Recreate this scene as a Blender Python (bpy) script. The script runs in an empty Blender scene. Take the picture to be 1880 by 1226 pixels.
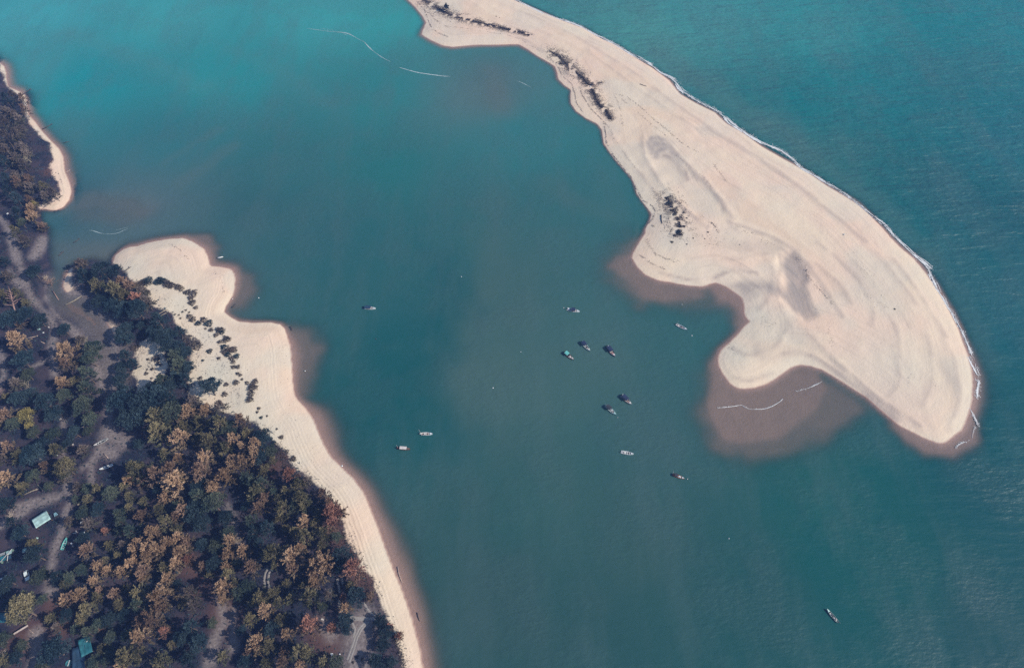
import bpy, math, random
import numpy as np
from mathutils import Vector, Matrix

# ------------------------------------------------------------------ camera, sky, sun, exposure
scene = bpy.context.scene
COL = scene.collection
R = math.radians
CAM_H, PITCH, FOC = 320.0, 55.0, 1270.0        # metres above the sea, degrees below level, focal length in photo pixels

cam_data = bpy.data.cameras.new("camera")
cam_data.sensor_width = 36.0
cam_data.lens = 36.0 * FOC / 1880.0
cam_data.clip_start = 1.0
cam_data.clip_end = 30000.0
cam = bpy.data.objects.new("camera", cam_data)
COL.objects.link(cam)
cam.location = (0, 0, CAM_H)
cam.rotation_euler = (R(90 - PITCH), 0, 0)
scene.camera = cam

SUN_EL, SUN_AZ = 37.0, 106.0                    # azimuth clockwise from +Y: the sun stands to the right, over the open sea
world = bpy.data.worlds.new("World")
scene.world = world
world.use_nodes = True
wn = world.node_tree
bg = wn.nodes["Background"]
sky = wn.nodes.new("ShaderNodeTexSky")
sky.sky_type = 'NISHITA'
sky.sun_disc = False
sky.sun_elevation = R(SUN_EL)
sky.sun_rotation = R(SUN_AZ)
sky.altitude = 300
sky.air_density = 1.0
sky.dust_density = 0.6
sky.ozone_density = 3.0
wn.links.new(sky.outputs[0], bg.inputs[0])
bg.inputs[1].default_value = 0.105

sun_data = bpy.data.lights.new("sun", 'SUN')
sun_data.energy = 3.9
sun_data.angle = R(0.53)
sun_data.color = (1.0, 0.93, 0.82)
sun = bpy.data.objects.new("sun", sun_data)
COL.objects.link(sun)
sdir = Vector((math.sin(R(SUN_AZ)) * math.cos(R(SUN_EL)), math.cos(R(SUN_AZ)) * math.cos(R(SUN_EL)), math.sin(R(SUN_EL))))
sun.rotation_euler = sdir.to_track_quat('Z', 'Y').to_euler()
sun.location = (500, 300, 500)

vs = scene.view_settings
scene.display_settings.display_device = 'sRGB'
vs.view_transform = 'Standard'
vs.look = 'None'
vs.exposure = 0.55
vs.gamma = 1.0
vs.use_curve_mapping = False
scene.cycles.max_bounces = 6
scene.cycles.transparent_max_bounces = 8
scene.cycles.use_denoising = False

# ------------------------------------------------------------------ survey: photo pixel -> point on the ground
CP, SP_ = math.cos(R(PITCH)), math.sin(R(PITCH))
def P(u, v, z=0.0):
    a, b = (u - 940.0) / FOC, -(v - 613.0) / FOC
    dx, dy, dz = a, CP + b * SP_, -SP_ + b * CP
    t = (z - CAM_H) / dz
    return (dx * t, dy * t)
def depth_of(x, y, z=0.0):
    return y * CP + (CAM_H - z) * SP_
def poly(pts):
    return np.array([P(*p) for p in pts])

# ------------------------------------------------------------------ the shape of the coast
SPIT = poly([(560,-250),(640,-150),(690,-70),(722,-30),(748,0),(762,14),(775,30),(782,42),(776,56),(774,64),(790,74),(812,84),(830,87),(850,85),(880,83),(910,83),
 (935,82),(952,82),(968,91),(985,103),(1005,114),(1018,122),(1022,132),(1024,145),(1035,157),(1048,166),(1046,178),(1047,190),(1057,205),
 (1075,218),(1096,228),(1104,239),(1107,263),(1117,279),(1129,295),(1145,313),(1161,332),(1168,356),(1178,371),(1188,383),(1195,393),(1192,404),(1184,420),
 (1184,428),(1175,442),(1163,462),(1159,473),(1169,490),(1184,505),(1208,515),(1237,520),(1267,525),(1289,527),(1301,523),(1313,519),(1330,525),
 (1347,536),(1362,547),(1366,559),(1365,570),(1368,581),(1376,590),(1365,600),(1350,618),(1338,630),(1323,642),(1317,657),(1320,674),(1329,689),
 (1340,704),(1352,712),(1366,714),(1386,712),(1406,706),(1422,697),(1441,683),(1452,675),(1470,670),(1487,672),(1510,679),(1530,691),(1550,704),
 (1567,715),(1590,729),(1610,747),(1633,767),(1653,783),(1674,793),(1694,803),(1711,810),(1725,814),(1736,812),(1751,801),(1765,790),(1773,773),(1780,755),
 (1785,732),(1786,709),(1784,681),(1778,655),(1770,632),(1760,605),(1745,574),(1729,545),(1711,517),(1694,494),(1676,473),(1655,456),(1637,438),(1619,417),
 (1596,394),(1575,376),(1554,362),(1518,341),(1491,322),(1466,307),(1430,287),(1397,268),(1367,246),(1334,227),(1313,207),(1277,189),(1249,173),(1229,148),(1198,125),
 (1160,102),(1132,84),(1094,66),(1071,52),(1027,36),(997,23),(966,10),(943,0),(905,-18),(850,-45),(780,-95),(700,-180),(640,-250)])
MAIN = poly([(-1200,-200),(-500,-40),(-200,20),(-60,70),(0,117),(7,122),(11,133),(11,144),(15,160),(34,168),(47,176),(50,195),(52,211),(65,225),(78,243),(94,260),(108,273),(116,289),
 (118,313),(127,335),(131,351),(128,367),(116,381),(102,387),(86,385),(76,382),(74,393),(76,408),(86,420),(85,435),(85,465),(87,480),(91,499),(86,518),(84,541),(87,560),
 (100,573),(115,586),(127,592),(148,605),(161,626),(172,645),(181,670),(188,700),(193,728),(198,735),(205,725),(213,700),(217,680),(218,660),(214,634),(210,612),(199,594),
 (196,578),(180,565),(163,549),(144,540),(127,540),(116,529),(119,512),(126,498),(138,486),(165,480),(190,486),(208,482),(212,469),(225,459),(237,454),(250,453),(271,446),
 (297,441),(336,437),(356,445),(374,457),(381,470),(386,489),(397,490),(415,492),(427,496),(431,508),(431,526),(427,543),(415,562),(412,573),(424,583),(438,590),(462,593),
 (497,592),(514,595),(522,602),(527,617),(532,633),(535,670),(537,700),(541,725),(548,737),(560,748),(574,769),(583,792),(594,817),(608,840),(628,859),(648,878),(667,904),
 (680,935),(697,979),(711,1019),(727,1058),(744,1101),(760,1151),(769,1187),(776,1226),(786,1290),(795,1400),(-1200,1400)])

def sdf(poly_, X, Y):
    """signed distance, positive inside"""
    n = len(poly_)
    d2 = np.full(X.shape, 1e18)
    ins = np.zeros(X.shape, bool)
    for i in range(n):
        ax, ay = poly_[i]; bx, by = poly_[(i + 1) % n]
        ex, ey = bx - ax, by - ay
        px, py = X - ax, Y - ay
        t = np.clip((px * ex + py * ey) / (ex * ex + ey * ey + 1e-12), 0, 1)
        qx, qy = px - t * ex, py - t * ey
        np.minimum(d2, qx * qx + qy * qy, out=d2)
        if ay != by:
            c = ((ay > Y) != (by > Y)) & (X < ex * (Y - ay) / ey + ax)
            ins ^= c
    d = np.sqrt(d2)
    return np.where(ins, d, -d)
def polyline_dist(pl, X, Y):
    d2 = np.full(X.shape, 1e18)
    for i in range(len(pl) - 1):
        ax, ay = pl[i]; bx, by = pl[i + 1]
        ex, ey = bx - ax, by - ay
        px, py = X - ax, Y - ay
        t = np.clip((px * ex + py * ey) / (ex * ex + ey * ey + 1e-12), 0, 1)
        np.minimum(d2, (px - t * ex) ** 2 + (py - t * ey) ** 2, out=d2)
    return np.sqrt(d2)

_rng = np.random.RandomState(7)
_tab = _rng.rand(256, 256)
def vnoise(X, Y):
    xi = np.floor(X).astype(int); yi = np.floor(Y).astype(int)
    fx = X - xi; fy = Y - yi
    fx = fx * fx * (3 - 2 * fx); fy = fy * fy * (3 - 2 * fy)
    a = _tab[yi % 256, xi % 256]; b = _tab[yi % 256, (xi + 1) % 256]
    c = _tab[(yi + 1) % 256, xi % 256]; d = _tab[(yi + 1) % 256, (xi + 1) % 256]
    return (a + (b - a) * fx) * (1 - fy) + (c + (d - c) * fx) * fy
def fbm(X, Y, s, o=4):
    v = 0; a = 0.5; t = 0
    for k in range(o):
        v = v + a * vnoise(X / s + 17.3 * k, Y / s + 5.1 * k); t += a; a *= 0.5; s *= 0.5
    return v / t
def sstep(a, b, x):
    t = np.clip((x - a) / (b - a), 0, 1)
    return t * t * (3 - 2 * t)
def idw(ctrl, X, Y, power=2.6, reg=90.0):
    """blend of values given at photo control points (u, v, value...) over the ground"""
    num = 0; den = 0
    for c in ctrl:
        x, y = P(c[0], c[1])
        w = 1.0 / (((X - x) ** 2 + (Y - y) ** 2) + reg) ** (power / 2)
        num = num + w[..., None] * np.array(c[2:], float); den = den + w
    return num / den[..., None]

# coarse raster of the fields, sampled bilinearly afterwards
GX0, GX1, GY0, GY1, GS = -640.0, 640.0, -60.0, 900.0, 1.6
gx = np.arange(GX0, GX1 + GS, GS); gy = np.arange(GY0, GY1 + GS, GS)
GXX, GYY = np.meshgrid(gx, gy)
F = {}
def samp(name, X, Y):
    g = F[name]
    fx = np.clip((np.asarray(X, float) - GX0) / GS, 0, g.shape[1] - 1.001); fy = np.clip((np.asarray(Y, float) - GY0) / GS, 0, g.shape[0] - 1.001)
    xi = fx.astype(int); yi = fy.astype(int); fx = fx - xi; fy = fy - yi
    return (g[yi, xi] * (1 - fx) + g[yi, xi + 1] * fx) * (1 - fy) + (g[yi + 1, xi] * (1 - fx) + g[yi + 1, xi + 1] * fx) * fy
F['spit'] = sdf(SPIT, GXX, GYY)
F['main'] = sdf(MAIN, GXX, GYY)
F['land'] = np.maximum(F['spit'], F['main'])

# how far the shallows reach (metres) round the coast
SHELF = [(300,430,7),(230,450,7),(390,460,11),(450,515,11),(425,580,5),(500,585,4),(570,660,18),(548,730,6),(610,770,17),(655,850,11),(705,900,12),(725,1000,16),(765,1100,15),(795,1210,13),
 (1060,200,3),(1140,290,2.2),(1190,390,2.5),(1165,450,5),(900,90,6),(780,75,7),(1000,112,4),(760,10,4),(1030,30,4.5),(1200,110,4.5),(1400,250,5),(1600,380,6),(1750,560,8),(1800,700,11),
 (1760,820,8),(1650,790,5),(1560,720,5),(135,320,9),(30,140,10),(85,250,8),(90,392,3),(110,480,6),(105,540,9),(160,600,18),(205,690,30),(120,430,6)]
F['shelf'] = idw(SHELF, GXX, GYY, 3.0)[..., 0] * (.55 + .58 * fbm(GXX + 7, GYY + 3, 24, 3))
SHOALS = [   # outline, depth on it, width of its soft rim
 (poly([(1165,450),(1145,470),(1136,490),(1140,512),(1160,530),(1200,545),(1245,548),(1290,540),(1310,520),(1240,510),(1180,480)]), 0.27, 17),
 (poly([(1295,525),(1315,545),(1345,565),(1360,595),(1380,590),(1368,550),(1330,520)]), 0.16, 10),
 (poly([(1318,645),(1302,672),(1298,715),(1302,760),(1322,798),(1358,815),(1418,802),(1465,778),(1495,748),(1515,712),(1495,672),(1420,690),(1340,700)]), 0.25, 7),
 (poly([(1306,700),(1300,760),(1318,815),(1370,838),(1440,820),(1510,790),(1570,750),(1520,700)]), 0.50, 12),
 (poly([(1480,690),(1520,705),(1575,745),(1545,770),(1470,785),(1400,800),(1360,800),(1400,760)]), 0.45, 12),
 (poly([(1640,782),(1665,810),(1700,825),(1745,835),(1785,810),(1790,770),(1770,780),(1730,812)]), 0.20, 7),
 (poly([(535,605),(565,610),(580,640),(572,690),(555,730),(540,720)]), 0.40, 10),
 (poly([(340,437),(375,436),(395,455),(388,480),(380,462)]), 0.35, 9),
 (poly([(430,498),(458,508),(462,530),(445,560),(428,565)]), 0.40, 9),
 (poly([(830,90),(900,95),(930,130),(920,180),(900,180),(880,130)]), 1.7, 26),
 (poly([(130,360),(200,375),(260,385),(230,400),(150,395)]), 1.0, 16),
 (poly([(118,545),(165,552),(195,590),(210,640),(205,690),(190,700),(170,630),(140,595),(100,565)]), 0.62, 8),
]
def depth_field(X, Y, land, shelf):
    d = np.maximum(-land, 0)
    dep = 1.5 * (d / shelf) ** 1.8
    for pl, base, soft in SHOALS:
        cx, cy = pl.mean(0); rad = np.abs(pl - [cx, cy]).max() + 5 * soft
        m = (np.abs(X - cx) < rad) & (np.abs(Y - cy) < rad)
        if not m.any(): continue
        s = sdf(pl, X[m], Y[m])
        s = s + (fbm(X[m] + 5, Y[m], 11, 3) - .5) * soft * .8; ds = base + 1.5 * (np.maximum(-s + soft * 0.2, 0) / soft) ** 2.1
        k = 0.15
        a = dep[m]
        h = np.clip(0.5 + 0.5 * (ds - a) / k, 0, 1)
        dep[m] = np.maximum(ds * (1 - h) + a * h - k * h * (1 - h), 0)
    dep = np.where(d > 0, np.maximum(dep, 0.02 * np.minimum(d, 2)), 0)
    return np.minimum(dep, 7.0)
F['depth'] = depth_field(GXX, GYY, F['land'], F['shelf'])

# heights on land
def bump_along(ptsrad):
    z = 0
    for (u, v, r, h) in ptsrad:
        x, y = P(u, v)
        z = z + h * np.exp(-(((GXX - x) ** 2 + (GYY - y) ** 2) / (r * r)))
    return z
WETFLAT = [poly([(1432,470),(1452,468),(1468,490),(1478,505),(1472,530),(1478,555),(1492,580),(1475,588),(1450,570),(1432,545),(1440,515),(1428,490)]),
           poly([(1330,522),(1360,512),(1410,518),(1440,530),(1430,545),(1390,535),(1375,548),(1366,552),(1348,535)])]
hn = fbm(GXX, GYY, 26, 4) - 0.5
hn2 = fbm(GXX + 300, GYY, 7, 3) - 0.5
zs = 1.9 * (1 - np.exp(-np.maximum(F['spit'], 0) / 11.0)) + hn * 1.1 * sstep(5, 25, F['spit']) + hn2 * 0.25 * sstep(3, 12, F['spit'])
hol = bump_along([(1202,266,6,-.9),(1212,290,9,-.9),(1232,322,11,-.8),(1262,352,12,-0.5),(1290,385,12,-.3)])
ridge = bump_along([(1190,250,7,.7),(1187,275,6,.8),(1196,300,6,.9),(1212,330,6,.9),(1232,358,7,.8),(1255,385,7,.6),(1205,250,5,.5),(1228,275,6,.6),(1255,300,7,.7),(1280,325,8,.6),(1300,350,8,.5),(1318,380,8,.4),(1240,420,12,.8),(1060,140,10,.8),(1090,180,8,.8),(860,42,12,.8)])
zs = zs + (hol * .55 + ridge * .7) * sstep(0, 8, F['spit'])
zm = 2.3 * (1 - np.exp(-np.maximum(F['main'], 0) / 9.0)) + hn * 1.6 * sstep(4, 30, F['main']) + hn2 * 0.35 * sstep(3, 12, F['main'])
for wf in WETFLAT:
    w = sstep(-4, 3, sdf(wf, GXX, GYY))
    zs = zs * (1 - w) + np.minimum(zs, 0.28 + 0.1 * hn2) * w
LINES = [(.30,1.6,.30,[(1290,330),(1320,370),(1338,410),(1352,425),(1385,440),(1440,465),(1470,490),(1482,520)]),(.25,1.8,.22,[(1352,425),(1400,435),(1450,460),(1490,500),(1520,545),(1545,585)]),(.2,2.0,.18,[(1340,412),(1380,426),(1450,455),(1530,515),(1560,560)]),
 (.3,1.5,.25,[(1430,470),(1434,490),(1430,515),(1438,540),(1462,570)]),(.2,1.6,.2,[(1330,482),(1370,478),(1410,470)]),(.3,1.4,.28,[(1215,503),(1260,514),(1300,515),(1345,500),(1390,505)]),(.3,1.5,.30,[(1440,652),(1490,655),(1530,680),(1580,718),(1645,772)]),(.25,1.6,.24,[(1480,615),(1520,650),(1600,720),(1690,785)]),
 (.2,1.8,.20,[(1530,660),(1620,740),(1700,798)]),(.25,2.0,.16,[(1640,480),(1700,560),(1742,640),(1760,720),(1742,790)]),(.2,2.2,.16,[(1300,240),(1400,300),(1520,390),(1610,470),(1680,560)]),(.2,2.0,.15,[(1200,165),(1300,235),(1420,310),(1500,370)]),(.15,1.6,.14,[(1530,470),(1590,530),(1640,600),(1650,660)]),
 (.2,1.5,.2,[(1125,250),(1150,288),(1185,333),(1212,368)]),(.35,1.6,.22,[(1182,255),(1180,275),(1190,300),(1210,335),(1235,365),(1265,395),(1300,420)]),(.3,1.8,.26,[(1228,270),(1250,295),(1278,325),(1305,352),(1330,385),(1345,410)]),(.2,1.4,.3,[(1218,288),(1240,296),(1256,315),(1262,335)]),(.2,1.4,.22,[(1232,284),(1262,308),(1280,335)]),
 (.25,1.5,.2,[(1320,655),(1345,690),(1375,700),(1420,685)]),(.2,1.5,.18,[(1345,640),(1375,655),(1420,640),(1445,610)]),(.2,1.6,.18,[(780,50),(820,68),(880,70),(950,70),(1000,98)]),(.2,1.6,.14,[(960,25),(1040,60),(1130,115),(1200,160)]),(.2,1.6,.14,[(1080,95),(1150,150),(1220,200),(1290,245)]),(.2,1.6,.16,[(1400,470),(1420,500),(1415,540),(1395,570)]),(.2,1.2,.2,[(1375,540),(1400,530),(1425,545),(1440,575),(1455,610)]),
 (.2,1.5,.16,[(1500,450),(1560,500),(1600,560),(1600,600)]),(.18,1.5,.14,[(1640,640),(1650,700),(1620,740)]),(.18,2.0,.14,[(1700,620),(1712,690),(1690,750)])]
F['line'] = np.zeros(GXX.shape)
for k_, (hgt, wd, tone, pl) in enumerate(LINES):
    w_ = poly(pl); w2 = [w_[0]]
    for i_ in range(len(w_) - 1):      # rounded through the surveyed points
        p0, p1, p2, p3 = w_[max(i_ - 1, 0)], w_[i_], w_[i_ + 1], w_[min(i_ + 2, len(w_) - 1)]
        for t_ in (.25, .5, .75, 1.0):
            w2.append(.5 * ((2 * p1) + (-p0 + p2) * t_ + (2 * p0 - 5 * p1 + 4 * p2 - p3) * t_ ** 2 + (-p0 + 3 * p1 - 3 * p2 + p3) * t_ ** 3))
    d_ = polyline_dist(np.array(w2), GXX, GYY) + (fbm(GXX + 31 * k_, GYY, 6, 2) - .5) * 1.6
    brk = sstep(.32, .50, fbm(GXX, GYY + 47 * k_, 13, 2))
    zs = zs + hgt * np.exp(-(d_ / wd) ** 2) * sstep(1, 6, F['spit'])
    F['line'] = np.maximum(F['line'], 2.9 * tone * np.exp(-(np.maximum(d_, 0) / (wd * .65)) ** 2) * brk)
F['z'] = np.where(F['spit'] > 0, np.maximum(zs, 0.02 * np.minimum(F['spit'], 1)), np.where(F['main'] > 0, np.maximum(zm, 0.02 * np.minimum(F['main'], 1)), -F['depth']))
def gz(x, y):
    return float(samp('z', np.array([x]), np.array([y]))[0])
def PG(u, v, dz=0.0):
    """pixel -> point on the terrain (or water)"""
    z = 0.0
    for _ in range(4):
        x, y = P(u, v, z + dz); z = max(gz(x, y), 0.0)
    return (x, y, z)

# ground cover masks
SANDS = [poly([(0,110),(11,145),(14,160),(30,170),(46,196),(52,215),(62,230),(70,248),(84,262),(94,278),(98,300),(97,320),(103,340),(110,355),(100,368),(88,376),(75,380),(90,390),(140,380),(140,280),(60,190),(15,100)]),
 poly([(208,476),(216,492),(236,510),(262,532),(272,548),(288,566),(318,580),(330,600),(345,612),(358,640),(352,668),(350,700),(352,722),(372,742),(400,752),(432,762),(470,775),(498,798),(520,820),(536,842),(552,862),(575,885),(600,905),(616,922),(628,945),
  (640,975),(648,1005),(662,1035),(680,1070),(695,1100),(712,1130),(724,1160),(736,1195),(745,1230),(760,1400),(900,1400),(780,1100),(700,900),(600,730),(540,560),(420,420),(250,420)]),
 poly([(250,630),(285,620),(297,640),(312,662),(306,690),(292,700),(276,735),(263,728),(248,690),(257,672),(245,645)]),
 poly([(120,498),(135,490),(130,505),(122,520),(135,535),(120,540),(112,528)]),
 poly([(199,590),(212,598),(220,612),(214,622),(205,606)])]
PATHS = [(6,[(-20,400),(8,408),(20,430),(30,468),(42,500),(48,520),(62,552),(92,582),(102,605),(98,640),(100,662),(104,690)]),(4.5,[(-10,630),(8,660),(12,690),(0,730)]),
 (4.0,[(122,752),(120,790),(117,830),(124,862),(128,900),(132,928)]),(6,[(132,925),(120,955),(116,985),(104,1015),(100,1045),(92,1070)]),(3.5,[(200,740),(200,790),(212,810)]),
 (9,[(200,745),(203,785)]),(14,[(205,800),(232,815)]),(10,[(190,830),(212,835)]),(5,[(200,800),(175,850),(155,862)]),(4,[(172,845),(172,900)]),(7,[(92,1085),(104,1092)]),(8,[(66,1226),(70,1190),(72,1165)]),(7,[(30,935),(70,925),(112,915)]),(6,[(0,970),(50,940)]),
 (5,[(86,545),(100,575),(130,600),(160,640),(190,700)]),(6,[(20,500),(42,530)]),(4,[(60,680),(90,665)]),(6,[(420,930),(432,960),(440,1000)]),(8,[(408,1100),(415,1140),(398,1180),(388,1220)]),(6,[(432,1120),(432,1190)]),(9,[(80,440),(75,455),(66,472)]),(26,[(110,515),(130,555),(165,575),(190,605),(205,645),(206,700)]),(20,[(668,1140),(660,1170),(655,1230)]),(10,[(600,1150),(612,1165)])]
RUST = [(7,[(345,1040),(375,1060),(370,1085)]),(9,[(408,1120),(425,1140)]),(6,[(520,850),(500,870)]),(7,[(612,970),(640,1030),(670,1075)]),(6,[(108,300),(90,320)]),(8,[(590,1170),(610,1190)]),(6,[(100,1110),(120,1150)]),(8,[(62,1160),(40,1190)])]
warp = (fbm(GXX, GYY, 9, 3) - 0.5) * 9
s = np.full(GXX.shape, -1e3)
for pl in SANDS: s = np.maximum(s, sdf(pl, GXX, GYY))
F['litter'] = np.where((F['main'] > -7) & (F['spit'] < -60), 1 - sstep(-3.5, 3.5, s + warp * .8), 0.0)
p = np.zeros(GXX.shape)
for w, pl in PATHS:
    p = np.maximum(p, (1 - sstep(0.15 * w, 1.15 * w, polyline_dist(poly(pl), GXX, GYY) * 2.1 + warp * 0.75)) * .85)
F['path'] = p
p = np.zeros(GXX.shape)
for w, pl in RUST:
    p = np.maximum(p, 1 - sstep(0.2 * w, 1.3 * w, polyline_dist(poly(pl), GXX, GYY) + warp * 0.5))
F['rust'] = p
w = np.zeros(GXX.shape)
for wf in WETFLAT:
    w = np.maximum(w, sstep(-3, 5, sdf(wf, GXX, GYY) + warp * .4))
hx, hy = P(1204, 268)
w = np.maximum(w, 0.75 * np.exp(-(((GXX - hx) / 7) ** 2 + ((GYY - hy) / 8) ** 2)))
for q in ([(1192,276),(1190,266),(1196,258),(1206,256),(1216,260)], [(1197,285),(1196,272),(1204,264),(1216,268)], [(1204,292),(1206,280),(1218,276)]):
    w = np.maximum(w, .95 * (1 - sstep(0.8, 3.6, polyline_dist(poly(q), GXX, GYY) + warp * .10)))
hx, hy = P(1738, 690)
w = np.maximum(w, 0.55 * np.exp(-(((GXX - hx) / 4) ** 2 + ((GYY - hy) / 12) ** 2)))
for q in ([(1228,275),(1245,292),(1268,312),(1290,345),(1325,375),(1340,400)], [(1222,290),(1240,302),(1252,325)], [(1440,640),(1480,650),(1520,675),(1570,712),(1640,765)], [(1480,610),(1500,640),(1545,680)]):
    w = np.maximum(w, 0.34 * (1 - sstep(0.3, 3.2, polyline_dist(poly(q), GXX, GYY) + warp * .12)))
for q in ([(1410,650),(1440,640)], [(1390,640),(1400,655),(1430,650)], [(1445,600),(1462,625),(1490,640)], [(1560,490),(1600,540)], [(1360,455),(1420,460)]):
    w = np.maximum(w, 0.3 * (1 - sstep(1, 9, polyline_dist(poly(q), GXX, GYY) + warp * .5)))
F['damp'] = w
c = sstep(0.48, 0.62, fbm(GXX + 90, GYY + 40, 34, 3)) * .5
for (u, v, r, a) in [(240,500,14,.9),(300,520,14,.8),(330,560,14,.8),(380,620,14,.8),(400,690,18,1),(440,740,14,.9),(470,780,12,.9),(500,800,9,.9),(275,670,14,.7),(550,850,9,.7),(655,1180,18,.9),(1240,440,16,.8),(1220,400,9,.8),(1390,580,12,.8),(1350,650,10,.8),(1580,540,14,.6),(1620,560,14,.6),(1640,680,26,.6),(1120,240,8,.5),(1340,440,14,.5),(1280,300,14,.3),(1250,330,14,.4)]:
    x, y = P(u, v); c = np.maximum(c, a * np.exp(-(((GXX - x) ** 2 + (GYY - y) ** 2) / (r * r))))
# open sea (wavy) side of the spit
SEA = poly([(640,-250),(943,0),(1250,170),(1466,300),(1660,450),(1786,700),(1800,900),(3500,1000),(3500,-300),(900,-300)])
F['sea'] = sstep(-60, 30, sdf(SEA, GXX, GYY))
F['sea'] = F['sea'] * (.30 + .70 * sstep(P(1700, 620)[1], P(1700, 330)[1], GYY))

F['cool'] = np.maximum(c, .55 * sstep(1.5, 5, F['spit']) * (1 - sstep(9, 20, F['spit'] + warp)) * F['sea'])

# ------------------------------------------------------------------ tagging
def tag(o, label=None, cat=None, group=None, kind=None):
    if label: o['label'] = label
    if cat: o['category'] = cat
    if group: o['group'] = group
    if kind: o['kind'] = kind
    return o
def empty(name, loc, rz=0.0, scale=1.0):
    o = bpy.data.objects.new(name, None); COL.objects.link(o)
    o.location = loc; o.rotation_euler = (0, 0, rz); o.scale = (scale, scale, scale)
    o.empty_display_size = 0.3
    return o

# ------------------------------------------------------------------ materials
def nodes_of(m):
    m.use_nodes = True
    nt = m.node_tree
    return nt, nt.nodes, nt.links, nt.nodes["Principled BSDF"]
def N(nt, typ, **kw):
    n = nt.nodes.new(typ)
    for k, v in kw.items(): setattr(n, k, v)
    return n
def mixrgb(nt, fac, a, b, blend='MIX'):
    n = nt.nodes.new("ShaderNodeMix"); n.data_type = 'RGBA'; n.blend_type = blend
    for i, val in ((0, fac), (6, a), (7, b)):
        if isinstance(val, (int, float)): n.inputs[i].default_value = val
        elif isinstance(val, tuple): n.inputs[i].default_value = (*val, 1) if len(val) == 3 else val
        else: nt.links.new(val, n.inputs[i])
    return n.outputs[2]
def math_(nt, op, a, b=0.0, c=0.0):
    n = nt.nodes.new("ShaderNodeMath"); n.operation = op
    for i, val in enumerate((a, b, c)):
        if isinstance(val, (int, float)): n.inputs[i].default_value = val
        else: nt.links.new(val, n.inputs[i])
    return n.outputs[0]
def attr(nt, name):
    return N(nt, "ShaderNodeAttribute", attribute_name=name)
def ramp(nt, fac, lo, hi):
    n = nt.nodes.new("ShaderNodeMapRange"); n.interpolation_type = 'SMOOTHSTEP'
    nt.links.new(fac, n.inputs[0]); n.inputs[1].default_value = lo; n.inputs[2].default_value = hi
    return n.outputs[0]
def noise(nt, vec, scale, detail=3.0, rough=0.55):
    n = nt.nodes.new("ShaderNodeTexNoise"); n.inputs["Scale"].default_value = scale
    n.inputs["Detail"].default_value = detail; n.inputs["Roughness"].default_value = rough
    if vec is not None: nt.links.new(vec, n.inputs["Vector"])
    return n.outputs["Fac"]

MATS = {}
def mat(name, col, rough=0.6, var=0.18, scale=3.0, metal=0.0):
    """plain painted / wooden / cloth surface with procedural wear"""
    if name in MATS: return MATS[name]
    m = bpy.data.materials.new(name); nt, nd, lk, bs = nodes_of(m)
    tc = N(nt, "ShaderNodeTexCoord")
    f = noise(nt, tc.outputs["Object"], scale, 4.0)
    d = tuple(max(c * (1 - 2.2 * var), 0.0) for c in col); l = tuple(min(c * (1 + var), 0.9) for c in col)
    lk.new(mixrgb(nt, ramp(nt, f, 0.3, 0.7), d, l), bs.inputs["Base Color"])
    bs.inputs["Roughness"].default_value = rough; bs.inputs["Metallic"].default_value = metal
    MATS[name] = m
    return m

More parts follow.
